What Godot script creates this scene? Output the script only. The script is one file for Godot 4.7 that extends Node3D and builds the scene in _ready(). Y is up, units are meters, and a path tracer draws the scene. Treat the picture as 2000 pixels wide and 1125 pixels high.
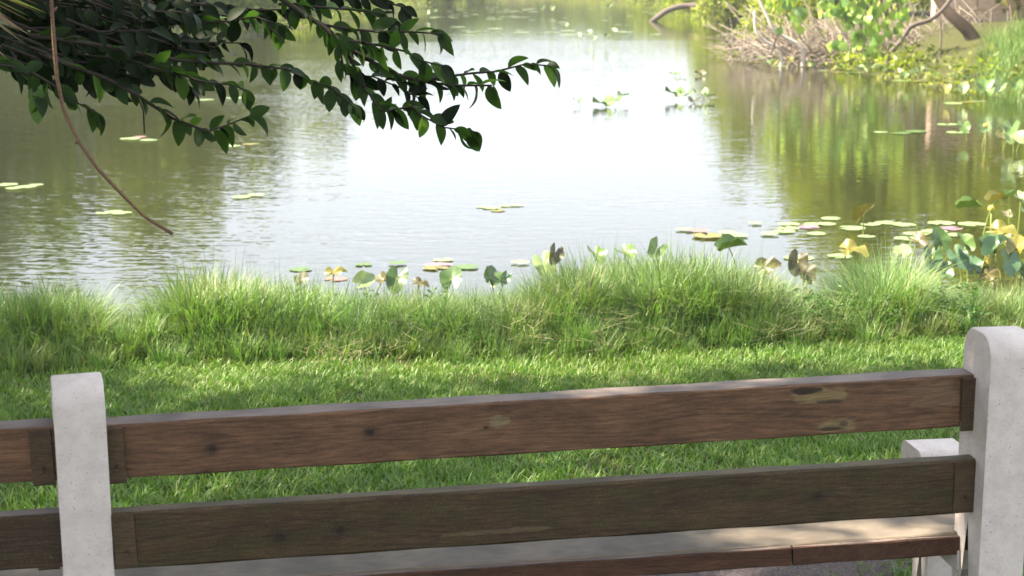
extends Node3D
# A timber bench with white concrete posts, seen from behind, on a lawn beside a lily pond.

const F := 3100.0          # focal length in photograph pixels (2000 wide)
const HALF_W := 1000.0
const HALF_H := 562.5
const WATER := -0.3
var eye := Vector3(0, 1.95, 0)
var cam_basis: Basis
var to_sun := Vector3(-0.70, 0.78, -0.12).normalized()
var rng := RandomNumberGenerator.new()
var used := {}
var M := {}
var pond := PackedVector2Array()
var wob := FastNoiseLite.new()

# ------------------------------------------------------------------ helpers
func ray(u: float, v: float) -> Vector3:
	return cam_basis.x * ((u - HALF_W) / F) - cam_basis.y * ((v - HALF_H) / F) - cam_basis.z
func pd(u: float, v: float, d: float) -> Vector3:
	return eye + ray(u, v) * d
func gp(u: float, v: float, y: float) -> Vector3:
	var r := ray(u, v)
	return eye + r * ((y - eye.y) / r.y)
func proj(p: Vector3) -> Vector3:
	var q := cam_basis.inverse() * (p - eye)
	return Vector3(HALF_W + F * q.x / -q.z, HALF_H - F * q.y / -q.z, -q.z)
func rf(a: float, b: float) -> float:
	return rng.randf_range(a, b)
func rv(s := 1.0) -> Vector3:
	return Vector3(rf(-s, s), rf(-s, s), rf(-s, s))
func lin(r: float, g: float, b: float) -> Color:
	return Color(r, g, b).linear_to_srgb()
func numbered(n: String) -> String:
	if not used.has(n):
		used[n] = 0
		return n
	used[n] += 1
	return "%s_%03d" % [n, used[n]]
func thing(called: String, label: String, category: String, at := Vector3.ZERO, group := "") -> Node3D:
	var o := Node3D.new()
	o.name = numbered(called)
	add_child(o)
	o.position = at
	tag(o, label, category, group)
	return o
func tag(o: Node, label: String, category := "", group := "", kind := "") -> void:
	if label: o.set_meta("label", label)
	if category: o.set_meta("category", category)
	if group: o.set_meta("group", group)
	if kind: o.set_meta("kind", kind)
func part(called: String, mesh: Mesh, m: Material, parent: Node, t := Transform3D.IDENTITY) -> MeshInstance3D:
	var o := MeshInstance3D.new()
	o.name = called if parent != self else numbered(called)
	o.mesh = mesh
	o.material_override = m
	parent.add_child(o, true)
	o.transform = t
	return o
func many(called: String, mesh: Mesh, m: Material, where: Array, tints: Array, parent: Node) -> MultiMeshInstance3D:
	var mm := MultiMesh.new()
	mm.transform_format = MultiMesh.TRANSFORM_3D
	mm.use_colors = true
	mm.mesh = mesh
	mm.instance_count = where.size()
	for i in where.size():
		mm.set_instance_transform(i, where[i])
		mm.set_instance_color(i, tints[i])
	var o := MultiMeshInstance3D.new()
	o.name = called if parent != self else numbered(called)
	o.multimesh = mm
	o.material_override = m
	parent.add_child(o, true)
	return o
func mat(c: Color, rough := 0.8, spec := 0.5, vc := false, back := Color.BLACK) -> StandardMaterial3D:
	var m := StandardMaterial3D.new()
	m.albedo_color = c
	m.roughness = rough
	m.metallic_specular = spec
	m.vertex_color_use_as_albedo = vc
	m.cull_mode = BaseMaterial3D.CULL_DISABLED
	if back != Color.BLACK:
		m.backlight_enabled = true
		m.backlight = back
	return m
func new_st() -> SurfaceTool:
	var st := SurfaceTool.new()
	st.begin(Mesh.PRIMITIVE_TRIANGLES)
	return st
func quad(st: SurfaceTool, a: Vector3, b: Vector3, c: Vector3, d: Vector3) -> void:
	for p in [a, b, c, a, c, d]:
		st.add_vertex(p)
func done(st: SurfaceTool) -> ArrayMesh:
	st.generate_normals()
	return st.commit()
func tube(st: SurfaceTool, pts: Array, radii: Array, sides := 6, wobble := 0.0) -> void:
	# a tapered tube along pts, smooth shaded, closed at the end
	st.set_smooth_group(1)
	var rings := []
	var n0 := Vector3.UP
	for i in pts.size():
		var a: Vector3 = pts[maxi(i - 1, 0)]
		var b: Vector3 = pts[mini(i + 1, pts.size() - 1)]
		var t := (b - a).normalized()
		if absf(t.dot(n0)) > 0.95: n0 = Vector3.RIGHT if absf(t.x) < 0.9 else Vector3.FORWARD
		var x := (n0 - t * n0.dot(t)).normalized()
		n0 = x
		var y := t.cross(x)
		var ring := []
		for k in sides:
			var an := TAU * k / sides
			ring.append(pts[i] + (x * cos(an) + y * sin(an)) * radii[i] * (1.0 + rf(-wobble, wobble)))
		rings.append(ring)
	for i in pts.size() - 1:
		for k in sides:
			var l := (k + 1) % sides
			for q in [[i, k], [i + 1, k], [i + 1, l], [i, k], [i + 1, l], [i, l]]:
				st.set_uv(Vector2(float(q[1]) / sides, q[0]))
				st.add_vertex(rings[q[0]][q[1]])
	var e: int = pts.size() - 1
	for k in sides:
		st.add_vertex(rings[e][k]); st.add_vertex(pts[e]); st.add_vertex(rings[e][(k + 1) % sides])
func smooth_path(p: Array, n: int) -> Array:
	var c := Curve3D.new()
	for i in p.size():
		var a: Vector3 = p[maxi(i - 1, 0)]
		var b: Vector3 = p[mini(i + 1, p.size() - 1)]
		c.add_point(p[i], (a - b) / 6.0, (b - a) / 6.0)
	var out := []
	for i in n + 1:
		out.append(c.sample_baked(c.get_baked_length() * i / n))
	return out
func taper(a: float, b: float, n: int) -> Array:
	var r := []
	for i in n: r.append(lerpf(a, b, float(i) / (n - 1)))
	return r
func sstep(a: float, b: float, x: float) -> float:
	return smoothstep(a, b, x)
func curve_at(table: Array, x: float) -> float:
	for i in table.size() - 1:
		if x <= table[i + 1][0]:
			return lerpf(table[i][1], table[i + 1][1], clampf((x - table[i][0]) / (table[i + 1][0] - table[i][0]), 0, 1))
	return table[-1][1]

# ------------------------------------------------------------------ textures
func wood_image(w: int, h: int, seed_: int, base: Color, dark: Color, knots: Array, green: float, patches: Array, grey := Color(0.43, 0.38, 0.355)) -> Array:
	var n := FastNoiseLite.new(); n.seed = seed_; n.frequency = 1.0
	n.fractal_octaves = 3
	var im := Image.create(w, h, false, Image.FORMAT_RGB8)
	var bump := Image.create(w, h, false, Image.FORMAT_RGB8)
	var asp := float(w) / h
	for j in h:
		for i in w:
			var x := asp * i / w
			var y := float(j) / h / 0.8
			var yy := y + 0.10 * n.get_noise_2d(x * 0.22, y * 0.6)
			var knot := 0.0
			var core := 0.0
			for k in knots:
				var dx: float = (x - k[0]) / k[2]
				var dy: float = (y - k[1]) / k[2]
				var r2 := dx * dx * 0.30 + dy * dy
				yy += 0.16 * k[2] * 4.0 * dy * exp(-r2 * 0.8)
				var rr: float = dx * dx * 0.8 + dy * dy
				knot = maxf(knot, exp(-rr * 1.6))
				core = maxf(core, exp(-rr * 9.0))
			var ring := sin((yy * 9.0 + 2.2 * n.get_noise_2d(x * 0.12 + 30.0, yy * 1.3)) * TAU)
			ring = pow(0.5 + 0.5 * ring, 2.2) * (0.5 + 0.8 * absf(n.get_noise_2d(x * 0.2, yy * 3.0 + 9.0)))
			var fine := n.get_noise_2d(x * 2.2, y * 70.0)
			var blot := n.get_noise_2d(x * 0.7 + 70.0, y * 1.6)
			var speck := n.get_noise_2d(x * 40.0, y * 40.0 + 50.0)
			var k2 := clampf(0.42 + 0.40 * ring - 0.25 * fine - 0.35 * blot + knot * 0.35 + core * 0.5, 0.0, 1.0)
			var c := base.lerp(dark, k2)
			var g := clampf(green * (0.55 + 1.2 * n.get_noise_2d(x * 1.1 - 40.0, y * 2.2) + 0.4 * fine), 0.0, 0.85)
			c = c.lerp(Color(0.20, 0.195, 0.085), g)
			for q in patches:
				var e: float = pow((x - q[0]) / q[2], 2.0) + pow((y - q[1]) / q[3], 2.0)
				var s := clampf((1.1 - e + 0.7 * n.get_noise_2d(x * 3.0, y * 4.0 + 20.0) + 0.4 * fine) * 2.0, 0.0, 1.0)
				c = c.lerp(q[4], s * q[5])
			c = c.lerp(Color(0.11, 0.075, 0.05), clampf(core * 0.8 + knot * 0.25, 0, 0.85))
			if speck > 0.42: c = c.lerp(Color(0.5, 0.46, 0.4), 0.35)
			c = c * (1.0 + 0.22 * fine)
			if y > 1.02: c = grey.lerp(grey * 0.72, clampf(0.45 + 0.5 * ring * 0.6 - 0.5 * fine + 0.9 * blot, 0, 1))
			im.set_pixel(i, j, c)
			var hh := clampf(0.55 - 0.25 * ring + 0.3 * fine - core * 0.3 + 0.1 * speck, 0, 1)
			bump.set_pixel(i, j, Color(hh, hh, hh))
	return [ImageTexture.create_from_image(im), ImageTexture.create_from_image(bump)]
func wood_mat(tex: Array) -> StandardMaterial3D:
	var m := mat(Color.WHITE, 0.72, 0.4)
	m.albedo_texture = tex[0]
	m.heightmap_enabled = true
	m.heightmap_texture = tex[1]
	m.heightmap_scale = 0.12
	return m
func speckle_mat(base: Color, other: Color, spots: Color, freq: float, seed_: int, scale: float, rough: float, relief: float, spot_at := 0.45) -> StandardMaterial3D:
	var n := FastNoiseLite.new(); n.seed = seed_; n.frequency = freq
	var im := Image.create(512, 512, false, Image.FORMAT_RGB8)
	var bp := Image.create(512, 512, false, Image.FORMAT_RGB8)
	for j in 512:
		for i in 512:
			# blended edges so that the tile repeats without a seam
			var a := n.get_noise_2d(i, j)
			var fi := clampf((i - 448) / 64.0, 0, 1)
			var fj := clampf((j - 448) / 64.0, 0, 1)
			if fi > 0: a = lerpf(a, n.get_noise_2d(i - 512, j), fi)
			if fj > 0: a = lerpf(a, n.get_noise_2d(i if fi < 0.5 else i - 512, j - 512), fj)
			var s := n.get_noise_2d(i * 9.0 + 4000.0, j * 9.0)
			var f := n.get_noise_2d(i * 3.0 + 900.0, j * 3.0)
			var c := base.lerp(other, clampf(0.5 + 0.9 * a + 0.45 * f, 0, 1))
			if s > spot_at: c = c.lerp(spots, clampf((s - spot_at) * 6.0, 0.0, 0.9))
			im.set_pixel(i, j, c)
			var hh := clampf(0.5 + 0.35 * f + 0.25 * a - (0.4 if s > spot_at else 0.0), 0, 1)
			bp.set_pixel(i, j, Color(hh, hh, hh))
	var m := mat(Color.WHITE, rough, 0.35)
	m.albedo_texture = ImageTexture.create_from_image(im)
	m.heightmap_enabled = true
	m.heightmap_texture = ImageTexture.create_from_image(bp)
	m.heightmap_scale = relief
	m.uv1_triplanar = true
	m.uv1_world_triplanar = true
	m.uv1_scale = Vector3.ONE * scale
	return m

# ------------------------------------------------------------------ leaf and grass meshes
func leaf_mesh(width: float, arch: float, fold: float, seg: int, tip: float, blunt := false) -> ArrayMesh:
	# a leaf of length 1 along +x, folded along its midrib, arching down
	var st := new_st()
	st.set_smooth_group(1)
	var mid := []
	var le := []
	var ri := []
	for i in seg + 1:
		var t := float(i) / seg
		var w := width * pow(sin(PI * pow(t, 0.82 if not blunt else 0.7)), 0.72) * (1.0 - tip * t * t)
		if i == 0: w = 0.012
		if i == seg: w = 0.0
		var y := -arch * t * t
		var x := t * (1.0 - 0.25 * arch * t)
		mid.append(Vector3(x, y, 0))
		le.append(Vector3(x, y + fold * w * 0.5, w * 0.5))
		ri.append(Vector3(x, y + fold * w * 0.5, -w * 0.5))
	for i in seg:
		quad(st, mid[i], mid[i + 1], le[i + 1], le[i])
		quad(st, mid[i], ri[i], ri[i + 1], mid[i + 1])
	st.generate_normals()
	return st.commit()
func blade(st: SurfaceTool, root: Vector3, dir: Vector3, h: float, w: float, bend: float, seg: int, c: Color) -> void:
	var side := dir.cross(Vector3.UP).normalized()
	side = side.rotated(Vector3.UP, rf(-0.7, 0.7))
	st.set_color(c)
	var pl := root - side * w * 0.4
	var pr := root + side * w * 0.4
	for i in seg:
		var t := float(i + 1) / seg
		var p := root + Vector3.UP * h * (t - bend * 0.35 * t * t) + dir * h * bend * t * t
		var ww := w * 0.5 * (1.0 - pow(t, 1.6)) * (1.15 if i == 0 else 1.0)
		if i == seg - 1:
			st.add_vertex(pl); st.add_vertex(p); st.add_vertex(pr)
		else:
			var nl := p - side * ww
			var nr := p + side * ww
			quad(st, pl, nl, nr, pr)
			pl = nl
			pr = nr
func lawn_patch(n: int, size: float, hmin: float, hmax: float, w: float) -> ArrayMesh:
	var st := new_st()
	for i in n:
		var a := rf(0, TAU)
		var v := rf(0.75, 1.3)
		var c := Color(v * rf(0.85, 1.25), v, v * rf(0.7, 1.1))
		if rng.randf() < 0.05: c = Color(2.2, 1.4, 1.3)
		blade(st, Vector3(rf(-size, size) * 0.5, -0.01, rf(-size, size) * 0.5), Vector3(cos(a), 0, sin(a)), rf(hmin, hmax), w * rf(0.7, 1.3), rf(0.15, 1.1), 3, c)
	return done(st)
func tall_clump(n: int, rad: float, h: float, w: float, droop: float) -> ArrayMesh:
	var st := new_st()
	for i in n:
		var a := rf(0, TAU)
		var v := rf(0.7, 1.35)
		var c := Color(v * rf(0.85, 1.25), v, v * rf(0.7, 1.15))
		if rng.randf() < 0.06: c = Color(1.9, 1.5, 1.4)
		var r := rad * sqrt(rng.randf())
		var dir := Vector3(cos(a), 0, sin(a))
		blade(st, dir * r + Vector3(0, -0.02, 0), dir.rotated(Vector3.UP, rf(-0.6, 0.6)), h * rf(0.45, 1.0), w * rf(0.6, 1.25), droop * rf(0.2, 1.4), 5, c)
	return done(st)
func leaf_cluster(n: int, rad: float, size: float, width: float) -> ArrayMesh:
	var st := new_st()
	for i in n:
		var p := rv(1.0)
		while p.length() > 1.0: p = rv(1.0)
		p *= rad
		var d := (p.normalized() * 0.6 + rv(0.7) + Vector3(0, -0.35, 0)).normalized()
		var s := d.cross(rv()).normalized() * size * width * 0.5 * rf(0.8, 1.2)
		var up := s.cross(d).normalized() * size * 0.06
		var l := size * rf(0.7, 1.25)
		var v := rf(0.65, 1.4)
		st.set_color(Color(v * rf(0.85, 1.2), v, v * rf(0.7, 1.2)))
		var m1 := p + d * l * 0.45
		var e := p + d * l - up * 0.8
		quad(st, p, m1 + s + up, e, m1 - up)
		quad(st, p, m1 - up, e, m1 - s + up)
	return done(st)

# ------------------------------------------------------------------ terrain
func pond_depth(x: float, z: float) -> float:
	# metres inside the shoreline (negative on land)
	var p := Vector2(x, z)
	var best := 1e9
	for i in pond.size():
		var c := Geometry2D.get_closest_point_to_segment(p, pond[i], pond[(i + 1) % pond.size()])
		best = minf(best, c.distance_to(p))
	return best if Geometry2D.is_point_in_polygon(p, pond) else -best
func tall_front(u: float) -> float:
	# where, across the view, the mown lawn ends
	return curve_at([[-600, 716], [0, 716], [180, 716], [290, 704], [600, 694], [760, 694], [900, 696], [1100, 690], [1280, 682], [1500, 668], [1900, 652], [2600, 650]], u)
func front_z(x: float) -> float:
	var z := -7.8
	for k in 3:
		var u := proj(Vector3(x, 0, z)).x
		z = gp(u, tall_front(u), 0.0).z
	return z
func ground_y(x: float, z: float) -> float:
	if z > -6.5 and absf(x) < 40.0:
		return 0.012 * wob.get_noise_2d(x * 60.0, z * 60.0)
	var s := pond_depth(x, z)
	if s > 0.0:
		return WATER - minf(0.9, s * 0.35)
	var d := -s
	var y := WATER + 0.02 + minf(0.28, d * 0.32)
	if z < -20.0 or absf(x) > 14.0:
		y = WATER + 0.02 + minf(0.9, d * 0.30) + 0.12 * wob.get_noise_2d(x * 20.0, z * 20.0) * minf(1.0, d)
		y += sstep(6.0, 60.0, d) * 0.8
	elif absf(x) < 9.0:
		var back := front_z(x) - z
		if back > -0.2:
			var mound := 0.11 + 0.08 * wob.get_noise_2d(x * 45.0, 3.0)
			y += mound * sstep(-0.1, 0.35, back) * sstep(0.05, 1.3, d)
	return y

# ------------------------------------------------------------------ build
func _ready() -> void:
	rng.seed = 20240611
	wob.seed = 5; wob.frequency = 0.012
	# --- camera
	cam_basis = Basis(Vector3.RIGHT, deg_to_rad(-11.4)) * Basis(Vector3.BACK, deg_to_rad(-0.4))
	var cam := Camera3D.new()
	cam.name = "camera"
	cam.transform = Transform3D(cam_basis, eye)
	var lens := CameraAttributesPhysical.new()
	lens.frustum_focal_length = 56.0
	lens.frustum_focus_distance = 5.6
	lens.exposure_aperture = 6.0
	lens.frustum_far = 900.0
	lens.frustum_near = 0.05
	cam.attributes = lens
	cam.fov = rad_to_deg(2.0 * atan(HALF_H / F))
	cam.far = 900.0
	cam.current = true
	add_child(cam)
	cam.fov = rad_to_deg(2.0 * atan(HALF_H / F))
	# --- sky, sun, exposure
	var env := Environment.new()
	env.background_mode = Environment.BG_SKY
	var skm := ProceduralSkyMaterial.new()
	skm.sky_top_color = Color(0.80, 0.83, 0.875)
	skm.sky_horizon_color = Color(0.775, 0.80, 0.84)
	skm.sky_curve = 0.16
	skm.ground_horizon_color = Color(0.5, 0.52, 0.45)
	skm.ground_bottom_color = Color(0.2, 0.22, 0.15)
	skm.sun_angle_max = 20.0
	skm.sky_energy_multiplier = 0.795
	env.sky = Sky.new()
	env.sky.sky_material = skm
	env.tonemap_mode = Environment.TONE_MAPPER_LINEAR
	env.tonemap_exposure = 5.2
	env.fog_enabled = true
	env.fog_density = 0.0006
	env.fog_light_color = Color(0.92, 0.94, 0.95)
	env.sdfgi_enabled = true
	env.ssao_enabled = true
	env.ssil_enabled = true
	var we := WorldEnvironment.new()
	we.name = "environment"
	we.environment = env
	add_child(we)
	var sun := DirectionalLight3D.new()
	sun.name = "sun"
	sun.light_energy = 1.6
	sun.light_color = Color(1.0, 0.95, 0.86)
	sun.light_angular_distance = 0.53
	sun.shadow_enabled = true
	add_child(sun)
	sun.look_at_from_position(to_sun * 50.0, Vector3.ZERO)
	# --- setting
	materials()
	terrain()
	water()
	print("setting ", Time.get_ticks_msec())
	far_trees()
	right_bank()
	print("far ", Time.get_ticks_msec())
	bench()
	print("bench ", Time.get_ticks_msec())
	shade_tree()
	print("tree ", Time.get_ticks_msec())
	lilies()
	grass()
	print("all ", Time.get_ticks_msec())

func materials() -> void:
	M.soil = speckle_mat(Color(0.20, 0.22, 0.09), Color(0.28, 0.27, 0.14), Color(0.45, 0.40, 0.26), 0.02, 3, 0.7, 0.95, 2.0)
	M.gravel = speckle_mat(Color(0.50, 0.45, 0.44), Color(0.36, 0.31, 0.31), Color(0.14, 0.12, 0.12), 0.05, 8, 2.2, 0.95, 2.0, 0.25)
	M.paint = speckle_mat(Color(0.755, 0.715, 0.69), Color(0.70, 0.655, 0.63), Color(0.36, 0.28, 0.24), 0.014, 11, 1.7, 0.8, 0.1, 0.47)
	M.bark = speckle_mat(Color(0.30, 0.25, 0.20), Color(0.20, 0.16, 0.13), Color(0.5, 0.48, 0.42), 0.03, 14, 2.0, 0.9, 1.5)
	M.vine = speckle_mat(Color(0.50, 0.385, 0.305), Color(0.34, 0.25, 0.19), Color(0.72, 0.66, 0.56), 0.03, 15, 6.0, 0.85, 0.6, 0.3)
	M.pale_wall = speckle_mat(Color(0.80, 0.70, 0.64), Color(0.72, 0.60, 0.54), Color(0.5, 0.45, 0.4), 0.02, 19, 0.8, 0.9, 0.5)
	M.twig = mat(lin(0.03, 0.024, 0.018), 0.8, 0.3)
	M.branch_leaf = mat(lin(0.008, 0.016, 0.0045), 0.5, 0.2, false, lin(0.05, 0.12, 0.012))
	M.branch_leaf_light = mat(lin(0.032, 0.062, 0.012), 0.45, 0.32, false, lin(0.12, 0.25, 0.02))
	M.leaf_yellow = mat(lin(0.45, 0.38, 0.04), 0.5, 0.5, false, lin(0.4, 0.36, 0.03))
	M.crown = mat(lin(0.055, 0.10, 0.025), 0.5, 0.5, true, lin(0.12, 0.2, 0.03))
	M.grass = mat(lin(0.135, 0.225, 0.05), 0.5, 0.45, true, lin(0.45, 0.68, 0.15))
	M.tall = mat(lin(0.165, 0.25, 0.085), 0.5, 0.45, true, lin(0.5, 0.7, 0.2))

func terrain() -> void:
	pond = PackedVector2Array()
	for p in [[-22, -15], [-14, -10.6], [-6, -9.5], [-3.3, -9.35], [-2.45, -9.0], [-1.9, -9.3], [-0.9, -9.35], [-0.2, -9.35], [0.5, -9.75], [1.5, -9.75], [1.8, -9.3], [2.1, -9.35], [2.3, -9.8], [2.7, -9.7], [3.0, -9.4], [4.2, -9.6], [6, -11.8], [8.4, -19], [8.9, -24], [8.3, -30], [7.6, -34], [6.9, -39], [6.2, -44.5], [6.9, -46], [9.5, -51], [11, -58], [8.4, -68], [8, -85], [8, -110], [3, -128], [-3, -122], [-4.2, -97], [-7.4, -80], [-8.4, -58], [-9.5, -53], [-15, -47], [-22, -38], [-27, -26]]:
		pond.append(Vector2(p[0], p[1]))
	var xs := []
	var zs := []
	for v in [-500.0, -250.0, -120.0, -70.0, -50.0, -40.0, -32.0]: xs.append(v)
	for i in range(-28, -9): xs.append(float(i))
	for i in range(0, 91): xs.append(-9.0 + i * 0.2)
	for i in range(10, 26): xs.append(float(i))
	for v in [32.0, 40.0, 50.0, 70.0, 120.0, 250.0, 500.0]: xs.append(v)
	for v in [300.0, 100.0, 40.0, 15.0, 5.0]: zs.append(v)
	for i in range(0, 74): zs.append(2.0 - i * 0.2)
	for i in range(13, 70): zs.append(-float(i))
	for i in range(35, 70): zs.append(-2.0 * i)
	for v in [-150.0, -180.0, -250.0, -400.0, -700.0]: zs.append(v)
	var st := new_st()
	st.set_smooth_group(1)
	var h := []
	for z in zs:
		var row := PackedVector3Array()
		for x in xs: row.append(Vector3(x, ground_y(x, z), z))
		h.append(row)
	for j in zs.size() - 1:
		for i in xs.size() - 1:
			quad(st, h[j + 1][i], h[j + 1][i + 1], h[j][i + 1], h[j][i])
	var g := part("ground", done(st), M.soil, self)
	tag(g, "lawn and banks running down to the pond", "", "", "structure")
	# a bare gravelly patch under the seat
	var gs := new_st()
	gs.set_smooth_group(1)
	var c := gp(1440, 1104, 0.0)
	for k in 40:
		var a0 := TAU * k / 40
		var a1 := TAU * (k + 1) / 40
		var r0 := 1.0 + 0.25 * wob.get_noise_2d(cos(a0) * 80.0, sin(a0) * 80.0)
		var r1 := 1.0 + 0.25 * wob.get_noise_2d(cos(a1) * 80.0, sin(a1) * 80.0)
		gs.add_vertex(c + Vector3(0, 0.022, 0))
		gs.add_vertex(c + Vector3(cos(a0) * 0.62 * r0, 0.016, sin(a0) * 0.40 * r0))
		gs.add_vertex(c + Vector3(cos(a1) * 0.62 * r1, 0.016, sin(a1) * 0.40 * r1))
	var gm := part("gravel_patch", done(gs), M.gravel, self)
	tag(gm, "bare grey gravel patch under the bench seat", "", "", "structure")

func wave_tile(seed_: int, freq: float) -> PackedFloat32Array:
	var n := FastNoiseLite.new(); n.seed = seed_; n.frequency = freq; n.fractal_octaves = 3
	var im := n.get_seamless_image(512, 512, false, false, 0.2, true)
	var by := im.get_data()
	var f := PackedFloat32Array()
	f.resize(512 * 512)
	for i in by.size(): f[i] = by[i] / 255.0
	return f
func ripple_amount(u: float, v: float, x: float, z: float) -> float:
	var patch := wob.get_noise_2d(x * 9.0 + 500.0, z * 22.0)
	var streak := wob.get_noise_2d(x * 14.0 - 900.0, z * 70.0)
	var a := 0.013 - 0.003 * sstep(1350.0, 1500.0, u)
	a += 0.002 * (1.0 - sstep(650.0, 1150.0, u)) * (0.7 + 0.9 * patch)
	a += 0.026 * (1.0 - sstep(500.0, 1000.0, u)) * sstep(100.0, 140.0, v) * (1.0 - sstep(180.0, 250.0, v))
	a += 0.012 * (1.0 - sstep(1150.0, 1350.0, u)) * sstep(70.0, 80.0, v) * (1.0 - sstep(150.0, 330.0, v))
	a += 0.004 * (1.0 - sstep(500.0, 900.0, u)) * sstep(430.0, 520.0, v)
	a *= 1.0 + 0.9 * streak
	return maxf(a, 0.006)
func water() -> void:
	var ta := wave_tile(21, 0.022)
	var tb := wave_tile(22, 0.030)
	var x0 := -18.0
	var x1 := 15.0
	var z0 := -8.2
	var z1 := -50.0
	var w := 1400
	var h := 1800
	var data := PackedByteArray()
	data.resize(w * h * 3)
	# the strength of the ripples on a coarse grid
	var gw := 71
	var gh := 181
	var amp := PackedFloat32Array()
	for j in gh:
		for i in gw:
			var x := lerpf(x0, x1, i / 70.0)
			var z := lerpf(z0, z1, j / 180.0)
			var q := proj(Vector3(x, WATER, z))
			amp.append(ripple_amount(q.x, q.y, x, z))
	var o := 0
	for j in h:
		var z := lerpf(z0, z1, float(j) / h)
		var ja := int(-z * 512.0 / 0.95) & 511
		var jb := int(-z * 512.0 / 3.1) & 511
		var ra := ja * 512
		var ra1 := ((ja + 1) & 511) * 512
		var rb := jb * 512
		var rb1 := ((jb + 1) & 511) * 512
		var fj := 180.0 * j / h
		var gj := int(fj) * gw
		fj -= int(fj)
		for i in w:
			var x := x0 + (x1 - x0) * i / w
			var ia := int((x + 40.0) * 210.0) & 511
			var ib := int((x + 40.0 + z * 0.35) * 75.0) & 511
			var fi := 70.0 * i / w
			var gi := int(fi)
			fi -= gi
			var k := gj + gi
			var a := lerpf(lerpf(amp[k], amp[k + 1], fi), lerpf(amp[k + gw], amp[k + gw + 1], fi), fj)
			var sz := (ta[ra1 + ia] - ta[ra + ia]) * 34.0 + (tb[rb1 + ib] - tb[rb + ib]) * 26.0
			var sx := (ta[ra + ((ia + 1) & 511)] - ta[ra + ia]) * 14.0 + (tb[rb + ((ib + 1) & 511)] - tb[rb + ib]) * 9.0
			data[o] = clampi(int(127.5 + 127.5 * 5.0 * sx * a), 0, 255)
			data[o + 1] = clampi(int(127.5 + 127.5 * 5.0 * sz * a), 0, 255)
			data[o + 2] = 255
			o += 3
	var near_tex := ImageTexture.create_from_image(Image.create_from_data(w, h, false, Image.FORMAT_RGB8, data))
	var fd := PackedByteArray()
	fd.resize(512 * 512 * 3)
	for j in 512:
		for i in 512:
			var k := (j * 512 + i) * 3
			var sz := (ta[((j + 1) & 511) * 512 + i] - ta[j * 512 + i]) * 34.0
			var sx := (ta[j * 512 + ((i + 1) & 511)] - ta[j * 512 + i]) * 14.0
			fd[k] = clampi(int(127.5 + 127.5 * 5.0 * sx * 0.008), 0, 255)
			fd[k + 1] = clampi(int(127.5 + 127.5 * 5.0 * sz * 0.008), 0, 255)
			fd[k + 2] = 255
	var far_tex := ImageTexture.create_from_image(Image.create_from_data(512, 512, false, Image.FORMAT_RGB8, fd))
	var mesh := ArrayMesh.new()
	for s in 2:
		var st := new_st()
		var ax := x0 if s == 0 else -40.0
		var bx := x1 if s == 0 else 40.0
		var az := z0 if s == 0 else z1
		var bz := z1 if s == 0 else -140.0
		var m := mat(lin(0.015, 0.017, 0.006), 0.05, 0.5)
		m.normal_enabled = true
		m.normal_texture = near_tex if s == 0 else far_tex
		m.normal_scale = 0.2
		if s == 1: m.uv1_scale = Vector3(14, 22, 1)
		var nx := 20
		for i in nx:
			for q in [[0, 1], [1, 1], [1, 0], [0, 1], [1, 0], [0, 0]]:
				var tx := float(i + q[0]) / nx
				st.set_uv(Vector2(tx, q[1]))
				st.add_vertex(Vector3(lerpf(ax, bx, tx), WATER, lerpf(az, bz, q[1])))
		st.generate_normals()
		st.generate_tangents()
		st.set_material(m)
		st.commit(mesh)
	# the strips of the near sheet's row that lie outside its texture
	var o2 := MeshInstance3D.new()
	o2.name = "water"
	o2.mesh = mesh
	add_child(o2)
	tag(o2, "still pond water mirroring trees and pale sky", "", "", "structure")
	var side := new_st()
	for e in [[-40.0, x0], [x1, 40.0]]:
		quad(side, Vector3(e[0], WATER, z1), Vector3(e[1], WATER, z1), Vector3(e[1], WATER, z0), Vector3(e[0], WATER, z0))
	var so := part("water", done(side), mat(lin(0.015, 0.017, 0.006), 0.05, 0.38), self)
	tag(so, "pond water along the far side shores", "", "", "structure")

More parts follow.
